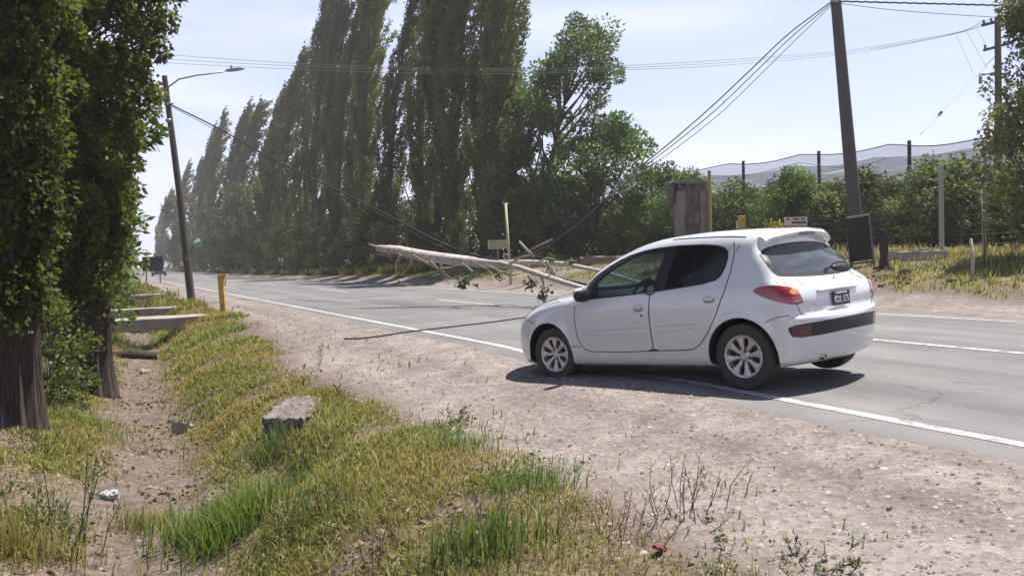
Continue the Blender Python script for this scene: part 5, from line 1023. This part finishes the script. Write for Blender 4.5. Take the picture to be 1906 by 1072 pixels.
# pale concrete fence post, wire fence, stakes
pb, dq = hit(1753, 478); g0 = float(gz(pb[0], pb[1])); mb = MB(); mb.box((0, 0, 1.2), (.11, .11, 3.0), taper=.85); o = mb.build("concrete_post", mat("pale_concrete", (.42, .41, .37), .9, .25, 6), None); bevel(o, .01); o.location = (pb[0], pb[1], g0); o.scale = (1, 1, (at(1749, 308, dq)[2] - g0) / 2.7); tag(o, "pale slim concrete post in front of the orchard, right of the black board", "post", "fence posts along the orchard")
FX = 23.2; fy = [14.0, 17.2, 24.5, 28.5, 33.5]; fw = []
for k, y in enumerate(fy):
    g0 = float(gz(FX, y)); mb = MB(); mb.tube([(0, 0, -.3), (0, 0, 1.55)], [.06, .05], 7); o = mb.build("wooden_post", M_POST, None, True, 40); o.location = (FX, y, g0); tag(o, "thin dark wire fence post, %s" % ("nearest the right edge", "second from the right edge", "just right of the leaning pole", "behind the lettered sign", "behind the crumbling pillar")[k], "post", "wire fence posts")
for j in range(5):
    cable("fence_wire", [(FX - .06, y, float(gz(FX, y)) + .35 + .28 * j) for y in [11] + fy + [38]], .0035, M_WIRE, "%s strand of the wire fence before the orchard" % ("lowest", "second lowest", "middle", "second highest", "highest")[j], "wire fence strands", "wire", 4, 2)
for k, (x, y, t, dd, l) in enumerate(((1810, 522, (1807, 444), 17.8, "short broken stake with a pale top in the grass at the right"), (1832, 500, (1830, 415), 18.4, "slim dead stem beside the short broken stake"), (1829, 420, (1826, 352), 22, "pale dry cane standing left of the feathery tree"))):
    pb, dd = hit(x, y) if y > 460 else (at(x, y, dd), dd); g0 = float(gz(pb[0], pb[1])); mb = MB(); tp = at(*t, dd); mb.tube([(0, 0, -.1), (tp - np.array([pb[0], pb[1], g0])) * np.array([.4, .4, .5]) + np.array([.03, 0, 0]), tp - np.array([pb[0], pb[1], g0])], [.045, .04, .03] if k == 0 else [.02, .018, .01], 6); o = mb.build("stake", M_WOODPALE if k != 1 else M_BARK, None, True); o.location = (pb[0], pb[1], g0); tag(o, l, "stake")
# giant reed with drooping pale leaves
pb = at(1834, 430, 21.5); g0 = float(gz(pb[0], pb[1])); r = empty("giant_reed", (pb[0], pb[1], g0), label="tall reed with drooping pale leaves left of the feathery tree", cat="plant"); ht = at(1836, 335, 21.5)[2] - g0; mb = MB(); mb.tube([(0, 0, -.1), (.03, 0, ht * .5), (.0, .02, ht)], [.03, .022, .008], 6); mb.build("stem", mat("reed_stem", (.30, .30, .14), .8, .3, 9), r)
mb = MB()
for k in range(16):
    z = ht * (.45 + .55 * k / 15); a = rr.uniform(0, 6.28) if k % 3 else -PSI + rr.uniform(-.4, .4); l = rr.uniform(.45, .95); dx, dy = math.cos(a), math.sin(a); V = []
    for t in np.linspace(0, 1, 7): V += [(dx * l * t - dy * .03 * (1 - t) , dy * l * t + dx * .03 * (1 - t), z + .35 * l * t - .75 * l * t * t), (dx * l * t + dy * .03 * (1 - t), dy * l * t - dx * .03 * (1 - t), z + .35 * l * t - .75 * l * t * t + .004)]
    mb.add(V, [(2 * i, 2 * i + 1, 2 * i + 3, 2 * i + 2) for i in range(6)])
mb.build("leaf_blades", mat("pale_reed_leaf", (.42, .43, .26), .6, .3, 9), r)
# low concrete channel walls on the far verge, rubble, litter
for k, (a, b_, l) in enumerate((((1652, 487, 19.3), (1762, 480, 21.0), "low weathered concrete channel wall in the grass, nearer the black board"), ((1700, 478, 21.6), (1905, 470, 21.0), "long low concrete channel wall running to the right edge"))):
    p, q = hit(*a[:2])[0], hit(*b_[:2])[0]; p[2] = float(gz(p[0], p[1])); q[2] = float(gz(q[0], q[1])); m_ = (p + q) / 2; L = np.linalg.norm((q - p)[:2]); o = rough("channel_wall", (0, 0, .05), (L, .22, .34), M_CONC, None, 9, .012, 20 + k); o.location = A3(m_); o.rotation_euler = (0, 0, math.atan2(q[1] - p[1], q[0] - p[0])); tag(o, l, "wall")
p = hit(1135, 490)[0]; o = rough("concrete_kerb", (0, 0, .10), (2.6, .5, .36), mat("earthy_concrete", (.24, .19, .16), .95, .35, 4), None, 7, .04, 31); o.location = (p[0], p[1], float(gz(p[0], p[1]))); o.rotation_euler = (0, 0, -PSI + .3); tag(o, "earth stained concrete block beside the verge track, left of the car roof", "block")
RK = mat("rubble_stone", (.22, .165, .145), .95, .5, 5, c2=(.10, .07, .06), bump=.6); RKP = mat("pale_stone", (.32, .27, .24), .9, .3, 5, bump=.4)
for k in range(26):
    x, y = 1640 + rr.uniform(-14, 62), 520 + rr.uniform(-20, 16); p = hit(x, y)[0]; s = rr.uniform(.06, .17); o = rough("rubble_stone", (0, 0, 0), (s, s * rr.uniform(.6, 1), s * rr.uniform(.4, .7)), RK, None, 2, .02, 40 + k); o.location = (p[0], p[1], float(gz(p[0], p[1])) + s * .12); o.rotation_euler = (rr.uniform(-.3, .3), rr.uniform(-.3, .3), rr.uniform(0, 6)); tag(o, "brown rubble stone on the heap at the foot of the black board", "stone", "rubble below the black board")
# left verge: yellow post, footbridges, dark board, logs, litter
pb = np.array([3.28, 26.0, 0]); g0 = float(gz(3.28, 26.0)); dd = dep((3.28, 26, g0)); r = empty("yellow_post", (3.28, 26, g0), -PSI, label="square yellow gate post at the near footbridge beside the gravel", cat="post"); tp = at(407, 514, dd) - np.array([3.28, 26, g0]); ht = tp[2]
mb = MB(); mb.box((0, 0, ht / 2 - .1), (.15, .12, ht + .2)); mb.v = [(x + (z / ht) * -.05, y, z) for x, y, z in mb.v]; bevel(mb.build("post", M_YEL, r), .008); MB().box((.02, 0, ht + .02), (.24, .14, .05)).build("cap", M_YEL, r); MB().tube([(.06, -.05, ht - .02), (.12, -.06, ht - .12), (.09, -.06, ht - .28)], .02, 6).build("hook", M_YEL, r)
for k, (y0, xl, xr, zt, th, w, l) in enumerate(((24.9, -.1, 2.75, -.185, .30, 1.35, "nearest thick concrete footbridge slab across the ditch"), (30.9, .0, 2.7, -.17, .22, .9, "second footbridge slab across the ditch, just behind the nearest"), (44.5, .6, 3.0, -.12, .2, 1.0, "third and farthest little footbridge across the ditch"))):
    o = rough("footbridge", (0, 0, 0), (xr - xl, w, th), mat("pale_slab", (.33, .285, .25), .9, .3, 3, bump=.5, c2=(.20, .165, .145)), None, 6, .012, 60 + k); o.location = ((xl + xr) / 2, y0 + w / 2, zt - th / 2); o.rotation_euler = (0, R_(-.5), R_(1)); tag(o, l, "footbridge", "slabs across the ditch")
r = empty("roadside_board", (4.05, 73, float(gz(4.05, 73))), label="dark notice board on two legs at the left verge, back towards us", cat="sign"); bz = 1.2; MB().box((0, 0, 1.55), (1.5, .06, 1.15)).build("panel", M_BLACKB, r)
for x in (-.5, .5): MB().box((x, .05, .5), (.09, .07, 1.6)).build("leg", M_FRAME, r)
p = atZ(245, 657, -.80); o = MB().tube([(-.5, 0, .02), (0, .05, .06), (.55, -.04, -.03)], [.10, .12, .09], 9, lobes=3, la=.08).build("fallen_log", M_BARKN, None, True); o.location = (p[0], p[1], float(gz(p[0], p[1])) + .05); tag(o, "short dark log lying in the ditch before the near footbridge", "log")
M_STUB = mat("grey_rough_concrete", (.215, .185, .165), .95, .5, 5, bump=1.0, bscale=26, c2=(.10, .082, .072))
stub = empty("concrete_stub", (1.90, 9.3, -.43), R_(57), label="broken grey brown concrete slab jutting out over the ditch", cat="slab"); stub.rotation_euler = (R_(4), R_(-5), R_(57)); rough("slab", (0, 0, .0), (.92, .44, .20), M_STUB, stub, 14, .034, 77); rough("broken_edge", (-.33, -.16, -.17), (.34, .26, .16), M_STUB, stub, 6, .04, 78)
for k, (x, y, z, s, l) in enumerate(((347, 800, -.93, .20, "pale flat stone at the foot of the bank in the ditch"),)):
    p = hit(x, y)[0]; o = rough("pale_stone", (0, 0, 0), (s * 1.5, s, s * .6), RKP, None, 4, .03, 80 + k); o.location = (p[0], p[1], float(gz(p[0], p[1])) + s * .15); o.rotation_euler = (.1, .15, 1 + k); tag(o, l, "stone")
LIT = mat("white_plastic_litter", (.36, .35, .34), .6, .4, 12); LITB = mat("tan_litter", (.36, .28, .21), .6, .3, 12)
for k, (x, y, z, s, m_, l) in enumerate(((200, 927, -.96, .09, LIT, "crumpled white plastic bag on the ditch bed"), (268, 695, -.86, .16, LITB, "crumpled tan bag in the ditch by the fluted trunk"), (1772, 524, .28, .16, LIT, "white litter on the far verge grass"), (1882, 376, 1.9, .0, LIT, ""))):
    if not l: continue
    p = hit(x, y)[0]; o = rough("plastic_litter", (0, 0, 0), (s * 1.5, s, s * .5), m_, None, 6, s * .35, 90 + k); o.location = (p[0], p[1], float(gz(p[0], p[1])) + s * .2); o.rotation_euler = (.2, .1, k); tag(o, l, "litter")
p = atZ(1228, 1026, -.33); o = rough("red_wrapper", (0, 0, 0), (.11, .05, .02), M_RED, None, 5, .01, 99); o.location = (p[0], p[1], float(gz(p[0], p[1])) + .03); o.rotation_euler = (.2, .3, .5); tag(o, "crumpled red wrapper in the dry grass at the bottom", "litter")

# oncoming car far down the road
M_FARP = mat("dark_grey_car_paint", (.05, .05, .055), .3, .2, 5, coat=.6)
r = empty("oncoming_car", (7.75, 128, float(roadz(7.75))), label="small dark car far away on the road, with a glinting windscreen", cat="car"); r.rotation_euler = (0, 0, R_(-90)); body_mesh("body", M_FARP, r, False)
patch("windscreen", rounded(WSH, 1), 'front', 1, .004, .01, mat("glinting_glass", (.45, .47, .5), .08, .2, 5, metal=.8), r, step=.1)
for s in (1, -1):
    patch("side_window", BAND, 'side', s, .004, .01, M_PLASTIC, r, step=.1); patch("headlamp", [(.45 * s, .70), (.70 * s, .76), (.72 * s, .84), (.5 * s, .82)], 'front', 1, .004, .01, M_CLEAR, r, step=.1)
    for cx in (0, 2.43): MB().lathe([(0, .66 * s), (.20, .66 * s), (.295, .68 * s), (.295, .86 * s), (.2, .875 * s), (0, .872 * s)], 18, Matrix.Translation((cx, 0, .295))).build("wheel", M_RUBBER, r, True, 40)
MB().box((3.27, 0, .42), (.05, 1.0, .14)).build("grille", M_PLASTIC, r)
# ------------------------------------------------------------------ grass, weeds, stones
def blades(name, P, h, w, lean, col, m, label, cat="grass", seed=0, kind='stuff'):
    r = np.random.default_rng(seed); n = len(P); az = r.uniform(0, 6.283, n); side = np.stack([np.cos(az), np.sin(az), 0 * az], 1)
    d = np.stack([np.cos(az + 1.57 + r.normal(0, .5, n)), np.sin(az + 1.57 + r.normal(0, .5, n)), 0 * az], 1) * (lean * r.uniform(.2, 1.3, n))[:, None] + WIND * (.18 * r.uniform(0, 1, n))[:, None]
    up = np.array([0, 0, 1.0]); h = h[:, None]; w = np.broadcast_to(w, n)[:, None]
    mid = P + up * h * .55 + d * h * .35; tip = P + up * h * (1 - .25 * np.linalg.norm(d, axis=1, keepdims=True)) + d * h
    V = np.stack([P - side * w * .5, P + side * w * .5, mid + side * w * .38, mid - side * w * .38, tip], 1).reshape(-1, 3); i = np.arange(n)[:, None] * 5
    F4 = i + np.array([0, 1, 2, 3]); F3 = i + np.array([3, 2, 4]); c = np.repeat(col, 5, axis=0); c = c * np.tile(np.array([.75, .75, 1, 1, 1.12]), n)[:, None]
    o = link(name, npmesh(name, V, [F4, F3], c), m); return tag(o, kind=kind, label=label, cat=cat)
M_GRASS = leafmat("grass_blades", .35, rough=.6, spec=.2)
PAL = np.array([(.145, .155, .042), (.205, .20, .058), (.27, .245, .09), (.095, .125, .035), (.35, .29, .15), (.19, .14, .085)])
def palette(n, wts, r): k = r.choice(len(PAL), n, p=np.array(wts) / sum(wts)); return PAL[k] * r.uniform(.75, 1.25, (n, 1))
r = np.random.default_rng(11)
N = 330000; y = 2.6 * (34 / 2.6) ** r.uniform(0, 1, N); x = r.uniform(-3.6, 3.7, N); keep = (x > -3.6 + 0 * y); g = grassy(x, y); th = .12
keep = (r.uniform(0, 1, N) < np.clip(g * 1.25, 0, 1)) & (g > .10); x, y, g = x[keep], y[keep], g[keep]; n = len(x)
left = x < .3; big = vnoise(x, y, .8, 31); dry = vnoise(x, y, 1.3, 33)
h = (.018 + .075 * g * big) * np.where(left, .9, 1.1) * r.uniform(.4, 1.5, n) * (1 + .05 * np.clip(y - 6, 0, 20)); w = (.0045 + .0011 * y) * .8
col = palette(n, (2.4, 3.2, 2.8, 1.6, 1.4, .8), r); gq = np.clip((vnoise(x, y, 1.0, 38) - .5) * 3, 0, 1)[:, None] * .7; col = col * (1 - gq) + gq * np.array([.125, .165, .045]) * r.uniform(.7, 1.35, (n, 1)); t = np.clip((dry - .52) * 4, 0, 1)[:, None]; col = col * (1 - t) + t * PAL[4] * np.array([.85, .78, .66]) * r.uniform(.6, 1.2, (n, 1))
red = (np.clip((6.0 - y) / 1.6, 0, 1) * np.clip((x - 1.1) / .7, 0, 1) * (.35 + .65 * vnoise(x, y, .35, 39)))[:, None]; col = col * (1 - .75 * red) + .75 * red * np.array([.27, .19, .12]) * r.uniform(.6, 1.3, (n, 1))
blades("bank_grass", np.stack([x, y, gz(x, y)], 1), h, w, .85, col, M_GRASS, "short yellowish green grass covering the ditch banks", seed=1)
# thin taller stalks standing out of the turf
N = 26000; y = 2.6 * (24 / 2.6) ** r.uniform(0, 1, N); x = r.uniform(-3.2, 3.3, N); gg = grassy(x, y); keep = (r.uniform(0, 1, N) < gg * (vnoise(x, y, .6, 36) > .5) * .8); x, y = x[keep], y[keep]; n = len(x)
col = palette(n, (1.5, 2, 2, 1.5, 3, 1.2), r); blades("tall_grass", np.stack([x, y, gz(x, y)], 1), .07 + .16 * r.uniform(0, 1, n) ** 2, (.0032 + .0009 * y), .8, col, M_GRASS, "thin taller grass stalks standing out of the bank turf", seed=15)
# low broad leaved weeds matted in the turf
N = 60000; y = 2.8 * (20 / 2.8) ** r.uniform(0, 1, N); x = r.uniform(-3.0, 3.2, N); keep = r.uniform(0, 1, N) < np.clip((vnoise(x, y, .5, 71) - .55) * 4, 0, 1) * np.clip(grassy(x, y) * 1.3 + .08, 0, 1); x, y = x[keep], y[keep]; n = len(x)
V, F, c = leaves(np.stack([x, y, gz(x, y) + .012 + .03 * r.uniform(0, 1, n)], 1), r.normal(0, 1, (n, 3)) * np.array([1, 1, .3]) + np.array([0, 0, .35]), .022 + .0022 * y, .014 + .0014 * y, palette(n, (3, 2, .6, 3, .4, .8), r), 21); tag(link("low_weeds", npmesh("low_weeds", V, [F], c), M_LEAF), kind='stuff', label="low broad leaved weeds matted in the bank turf", cat="weeds")
# clods and brown stones in the ditch bed
N = 3200; y = 4 * (26 / 4) ** r.uniform(0, 1, N); s_ = np.clip(.035 * (y - 8), -.15, 1.0); x = s_ + .42 + r.normal(0, .55, N); s = .006 + .028 * r.uniform(0, 1, N) ** 4; CL = (np.stack([x, y, gz(x, y) - .003], 1), s, np.array([.20, .155, .135]) * r.uniform(.5, 1.35, (N, 1)))
# sparse blades in the bed and on the gravel edge
N = 5200; y = 3 * (30 / 3) ** r.uniform(0, 1, N); x = r.uniform(-.2, 4.1, N); keep = r.uniform(0, 1, N) < vnoise(x, y, .45, 41) ** 4 * 1.6; x, y = x[keep], y[keep]; n = len(x)
blades("sparse_weeds", np.stack([x, y, gz(x, y)], 1), .03 + .09 * r.uniform(0, 1, n) ** 2, .006 + .0009 * y, .8, palette(n, (3, 2, 1, 2, 1, 1), r), M_GRASS, "scattered low weeds on the gravel edge and ditch bed", "weeds", 2)
# far verge: green strip by the gravel, tall straw behind it
N = 60000; x = r.uniform(14.6, 26, N); y = 8 + 48 * r.uniform(0, 1, N) ** 1.2; g = grassy(x, y); keep = r.uniform(0, 1, N) < g * .95; x, y = x[keep], y[keep]; n = len(x); straw = np.clip((x - 19.6 - 1.2 * (vnoise(x, y, 2, 51) - .5)) / 1.2, 0, 1)
h = (.05 + .16 * vnoise(x, y, 1.1, 52)) * (1 + 1.9 * straw * vnoise(x, y, 1.8, 53)) * r.uniform(.5, 1.3, n); st = np.array([.36, .29, .19]) * r.uniform(.6, 1.25, (n, 1)); col = palette(n, (2.2, 3, 2.4, 1, 1, .3), r); k = (r.uniform(0, 1, n) < straw * .85)[:, None]; col = np.where(k, st, col)
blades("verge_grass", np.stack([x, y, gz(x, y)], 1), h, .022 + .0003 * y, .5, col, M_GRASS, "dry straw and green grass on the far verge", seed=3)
N = 14000; x = r.uniform(16.2, 18.6, N); y = 46 + 190 * r.uniform(0, 1, N) ** 1.5; n = N; blades("verge_grass", np.stack([x, y, gz(x, y)], 1), (.2 + .5 * r.uniform(0, 1, n) ** 2), .03 + .0008 * y, .5, palette(n, (2, 1.5, 1, 2, 1, 2), r) * .55, M_GRASS, "rough grass along the foot of the far poplars", seed=4)  # blade colour darkened to carry the poplars' shade and leaf litter
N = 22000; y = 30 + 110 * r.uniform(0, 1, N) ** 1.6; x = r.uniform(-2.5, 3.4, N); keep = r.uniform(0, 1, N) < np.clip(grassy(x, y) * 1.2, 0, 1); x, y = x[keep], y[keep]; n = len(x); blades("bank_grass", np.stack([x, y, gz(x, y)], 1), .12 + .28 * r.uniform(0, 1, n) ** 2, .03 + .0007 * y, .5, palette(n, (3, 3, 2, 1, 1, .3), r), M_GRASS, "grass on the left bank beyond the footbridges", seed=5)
# clumps that stand out
def tuft(name, px, py, z, n, hh, ww, spread, cols, label, lean=.45, seed=0, cat="grass tuft", group=None):
    p = hit(px, py)[0]; g0 = float(gz(p[0], p[1])); r = np.random.default_rng(seed); P = r.normal(0, 1, (n, 3)) * np.array([spread, spread, 0]); P[:, 2] = gz(p[0] + P[:, 0], p[1] + P[:, 1]) - g0
    c = np.array(cols)[r.integers(0, len(cols), n)] * r.uniform(.7, 1.25, (n, 1)); o = blades(name, P, hh * r.uniform(.45, 1.15, n), ww, lean, c, M_GRASS, label, cat, seed, None); o.location = (p[0], p[1], g0 - .01)
    if group: o['group'] = group
    return o
BG = [(.11, .175, .038), (.16, .215, .05), (.085, .14, .034), (.22, .24, .075)]
tuft("tall_grass_clump", 410, 1000, -.78, 1000, .34, .010, .22, BG, "lush bright green clump of long grass at the foot of the bank", .5, 1)
tuft("tall_grass_clump", 455, 950, -.66, 560, .26, .009, .22, BG, "fresh green grass clump above the lush one on the bank", .5, 2)
tuft("tall_grass_clump", 900, 1030, -.38, 330, .26, .011, .17, [(.075, .12, .036), (.11, .155, .045), (.16, .19, .07)], "dark green broad bladed clump at the bottom, centre", .45, 3)
tuft("tall_grass_clump", 560, 985, -.55, 420, .19, .009, .20, [(.075, .11, .038), (.11, .14, .048), (.17, .18, .07)], "dark green grass clump on the bank left of bottom centre", .5, 4)
tuft("tall_grass_clump", 500, 850, -.55, 260, .30, .009, .12, [(.10, .16, .05), (.15, .19, .07), (.24, .24, .12)], "pale green grass hanging beside the hollow under the broken slab", .7, 5)
tuft("tall_grass_clump", 265, 985, -.93, 240, .22, .008, .13, [(.20, .20, .06), (.27, .24, .09), (.14, .16, .04)], "yellow green tuft in the middle of the ditch bed", .5, 6)
tuft("tall_grass_clump", 850, 830, -.27, 360, .16, .008, .20, [(.10, .16, .045), (.16, .19, .06)], "green patch of grass at the gravel's edge below the car's front", .6, 7)
tuft("tall_grass_clump", 975, 905, -.29, 420, .17, .008, .20, [(.09, .155, .045), (.14, .18, .055)], "green patch of grass at the gravel's edge nearer the camera", .6, 8)
tuft("tall_grass_clump", 30, 1030, -.80, 420, .34, .009, .20, [(.30, .24, .08), (.36, .29, .13), (.20, .19, .06)], "straw yellow grass in the bottom left corner", .5, 9)
tuft("tall_grass_clump", 232, 648, -.9, 420, .30, .012, .30, [(.14, .17, .05), (.20, .20, .07), (.10, .13, .04)], "weedy grass patch in the ditch just under the nearest footbridge, by the dark log", .6, 13)
tuft("tall_grass_clump", 318, 632, -.7, 420, .30, .012, .32, [(.14, .18, .05), (.20, .20, .07)], "weedy grass patch on the bank under the nearest footbridge's right end", .6, 14)
tuft("dry_grass_clump", 105, 715, -.62, 130, .42, .008, .12, [(.42, .38, .30), (.34, .30, .22)], "pale dry stalks between the two big poplar trunks", .9, 10)
tuft("tall_grass_clump", 150, 790, -.62, 900, .14, .010, .40, [(.20, .22, .05), (.26, .25, .06), (.15, .18, .04)], "bright yellow green turf right of the nearest trunk", .6, 11)
tuft("tall_grass_clump", 60, 700, -.60, 200, .25, .01, .2, [(.07, .09, .03)], "dark tuft beside the nearest trunk", .5, 12)
def weed(px, py, z, ht, label, seed, col, nst=5, leafy=0, spread=.06, cat="weed", rad=.0035):
    p = hit(px, py)[0]; g0 = float(gz(p[0], p[1])); r = np.random.default_rng(seed); t = empty("dry_weed" if not leafy else "leafy_weed", (p[0], p[1], g0), label=label, cat=cat, group=None); mb = MB(); C = []
    for k in range(nst):
        a = r.normal(0, spread, 2); b = a * 1.5 + r.normal(0, ht * .12, 2) + WIND[:2] * ht * .08; h = ht * r.uniform(.55, 1); m_ = (a + b) / 2 + r.normal(0, .02, 2); pts = [(a[0], a[1], -.02), (m_[0], m_[1], h * .5), (b[0], b[1], h)]; mb.tube(pts, [rad, rad * .8, rad * .4], 5)
        for j in range(5):
            q = r.uniform(.35, .95); c = np.array(pts[0]) * (1 - q) + np.array(pts[2]) * q; e = c + np.append(r.normal(0, ht * .09, 2), ht * r.uniform(.05, .16)); mb.tube([c, e], [rad * .55, rad * .25], 4); C += [e, e * .6 + c * .4]
            if leafy: C += [c + r.normal(0, .03, 3) for _ in range(leafy)]
    mb.build("stems", mat("weed_stem", col, .9, .3, 12), t)
    C = np.array(C); n = len(C); V, F, c = leaves(C, r.normal(0, 1, (n, 3)) + np.array([0, 0, .4]), .030 if leafy else .016, .014 if leafy else .010, tints(n, (.10, .125, .05) if leafy else (.26, .19, .13), r), seed); link("leaves" if leafy else "seed_heads", npmesh("weed_leaves", V, [F], c), M_LEAF, t); return t
weed(1240, 960, -.30, .36, "tall dry branching weed in front of the gravel, bottom centre right", 1, (.20, .14, .11), 8, 0, .09)
weed(1300, 955, -.28, .34, "dry forked weed just right of the tall branching one", 2, (.17, .11, .095), 6, 0, .07)
weed(1190, 985, -.32, .26, "reddish thin weed stalks left of the tall branching weed", 3, (.22, .13, .09), 7, 0, .10)
weed(590, 690, -.28, .42, "slim dark weed standing alone at the gravel's edge left of the car", 4, (.10, .09, .05), 2, 5, .02)
weed(845, 800, -.27, .24, "grey green weed spikes on the bank below the car's nose", 5, (.16, .16, .09), 6, 3, .10)
weed(930, 1020, -.36, .30, "thin brown stalks beside the broad bladed clump", 6, (.15, .11, .08), 6, 0, .09)
weed(100, 1040, -.85, .75, "tall leafy weed rising in the bottom left", 7, (.12, .14, .05), 9, 9, .10, rad=.006)
weed(140, 1030, -.88, .5, "shorter leafy weed right of the tall one in the bottom left", 8, (.12, .14, .05), 7, 9, .08, rad=.005)
weed(190, 735, -.66, .34, "light green leafy weed at the fluted trunk's base", 9, (.12, .14, .05), 5, 8, .06)
weed(60, 840, -.62, .35, "scraggly weed at the nearest trunk's base", 10, (.20, .17, .12), 6, 5, .10)
weed(1150, 1010, -.34, .28, "reddish brown dry stalks in the middle of the dry grass", 11, (.24, .14, .09), 8, 0, .14)
weed(700, 1060, -.42, .30, "bare dark stalks at the bottom edge left of centre", 12, (.09, .075, .06), 5, 0, .06)
weed(1500, 1050, -.30, .10, "low dark weed on the gravel at the bottom right", 13, (.12, .10, .07), 9, 1, .10)
weed(1400, 1060, -.30, .12, "low grey green weed at the bottom, left of the dark one", 14, (.16, .14, .10), 14, 1, .22)
# loose stones: gravel, pale flat pebbles, dead leaves in the ditch
def pebbles(name, P, s, col, m, label, seed, cat="gravel", flat=.45):
    r = np.random.default_rng(seed); n = len(P); th = np.arange(6) * 1.0472; V = []; a0 = r.uniform(0, 6.28, n); k = r.uniform(.55, 1, (n, 6)); ex = r.uniform(.55, 1, n)
    R = np.stack([np.cos(th[None] + a0[:, None]) * k, np.sin(th[None] + a0[:, None]) * k * ex[:, None], 0 * k], 2) * s[:, None, None]
    lo = P[:, None] + R; hi = P[:, None] + R * .62 + np.array([0, 0, 1]) * (s * flat * r.uniform(.5, 1.2, n))[:, None, None]; V = np.concatenate([lo, hi], 1).reshape(-1, 3); i = np.arange(n)[:, None] * 12
    F4 = np.concatenate([i + np.array([j, (j + 1) % 6, 6 + (j + 1) % 6, 6 + j]) for j in range(6)]); F6 = i + np.arange(6, 12)
    return tag(link(name, npmesh(name, V, [F4, F6], np.repeat(col, 12, axis=0)), m), kind='stuff', label=label, cat=cat)
mS, n, b, o = newmat("stone_tint"); a = n.nodes.new("ShaderNodeAttribute"); a.attribute_name = "tint"; n.links.new(a.outputs['Color'], b.inputs['Base Color']); b.inputs['Roughness'].default_value = .9; b.inputs['Specular IOR Level'].default_value = .2
N = 24000; y = 2.2 * (26 / 2.2) ** r.uniform(0, 1, N); x = 2.3 + 2.32 * r.uniform(0, 1, N) ** .8; n = N; s = (.003 + .022 * r.uniform(0, 1, n) ** 6) * (1 + .02 * y); z = gz(x, y); col = np.array([.275, .235, .217]) * r.uniform(.45, 1.3, (n, 1)) * np.where(r.uniform(0, 1, (n, 1)) < .10, .45, 1); pebbles("gravel", np.stack([x, y, z - .002], 1), s, col, mS, "loose small stones on the gravel shoulder", 1)
pebbles("clods", *CL, mS, "clods and brown stones on the ditch bed", 5)
N = 300; y = 2.4 * (14 / 2.4) ** r.uniform(0, 1, N); x = r.uniform(2.5, 4.6, N); s = .010 + .034 * r.uniform(0, 1, N) ** 3; col = np.array([.36, .31, .29]) * r.uniform(.7, 1.2, (N, 1)); pebbles("flat_pebbles", np.stack([x, y, gz(x, y) - .004], 1), s, col, mS, "pale flat pebbles pressed into the gravel shoulder", 2, flat=.16)
N = 26000; y = 3.5 * (26 / 3.5) ** r.uniform(0, 1, N); x = r.uniform(-2.2, 2.2, N); keep = r.uniform(0, 1, N) < np.clip(vnoise(x, y, .8, 61) - .35, 0, 1) ** 1.3 * 2.2 * np.where(x < 1.2, 1, .4); x, y = x[keep], y[keep]; n = len(x); P = np.stack([x, y, gz(x, y) + .006], 1)
V, F, c = leaves(P, r.normal(0, 1, (n, 3)) * np.array([1, 1, .35]), .055, .042, np.array([.21, .14, .115]) * r.uniform(.45, 1.6, (n, 1)), 9); tag(link("leaf_litter", npmesh("leaf_litter", V, [F], c), leafmat("dead_leaves", .15)), kind='stuff', label="brown dead leaves scattered in the ditch", cat="dead leaves")
# dusty haze in the air
HAZE = .0007
def haze():
    mb = MB(); mb.box((40, 175, 15.5), (420, 640, 35)); me = mb.build("haze", M_PLASTIC); m = bpy.data.materials.new("dust_haze"); m.use_nodes = True; n = m.node_tree; n.nodes.clear(); o = n.nodes.new("ShaderNodeOutputMaterial"); v = n.nodes.new("ShaderNodeVolumePrincipled"); v.inputs['Color'].default_value = (.93, .91, .92, 1); v.inputs['Density'].default_value = HAZE; v.inputs['Anisotropy'].default_value = .3; n.links.new(v.outputs[0], o.inputs['Volume']); me.data.materials.clear(); me.data.materials.append(m); me['kind'] = 'stuff'; me['label'] = "thin dusty haze in the air"; return me
haze()
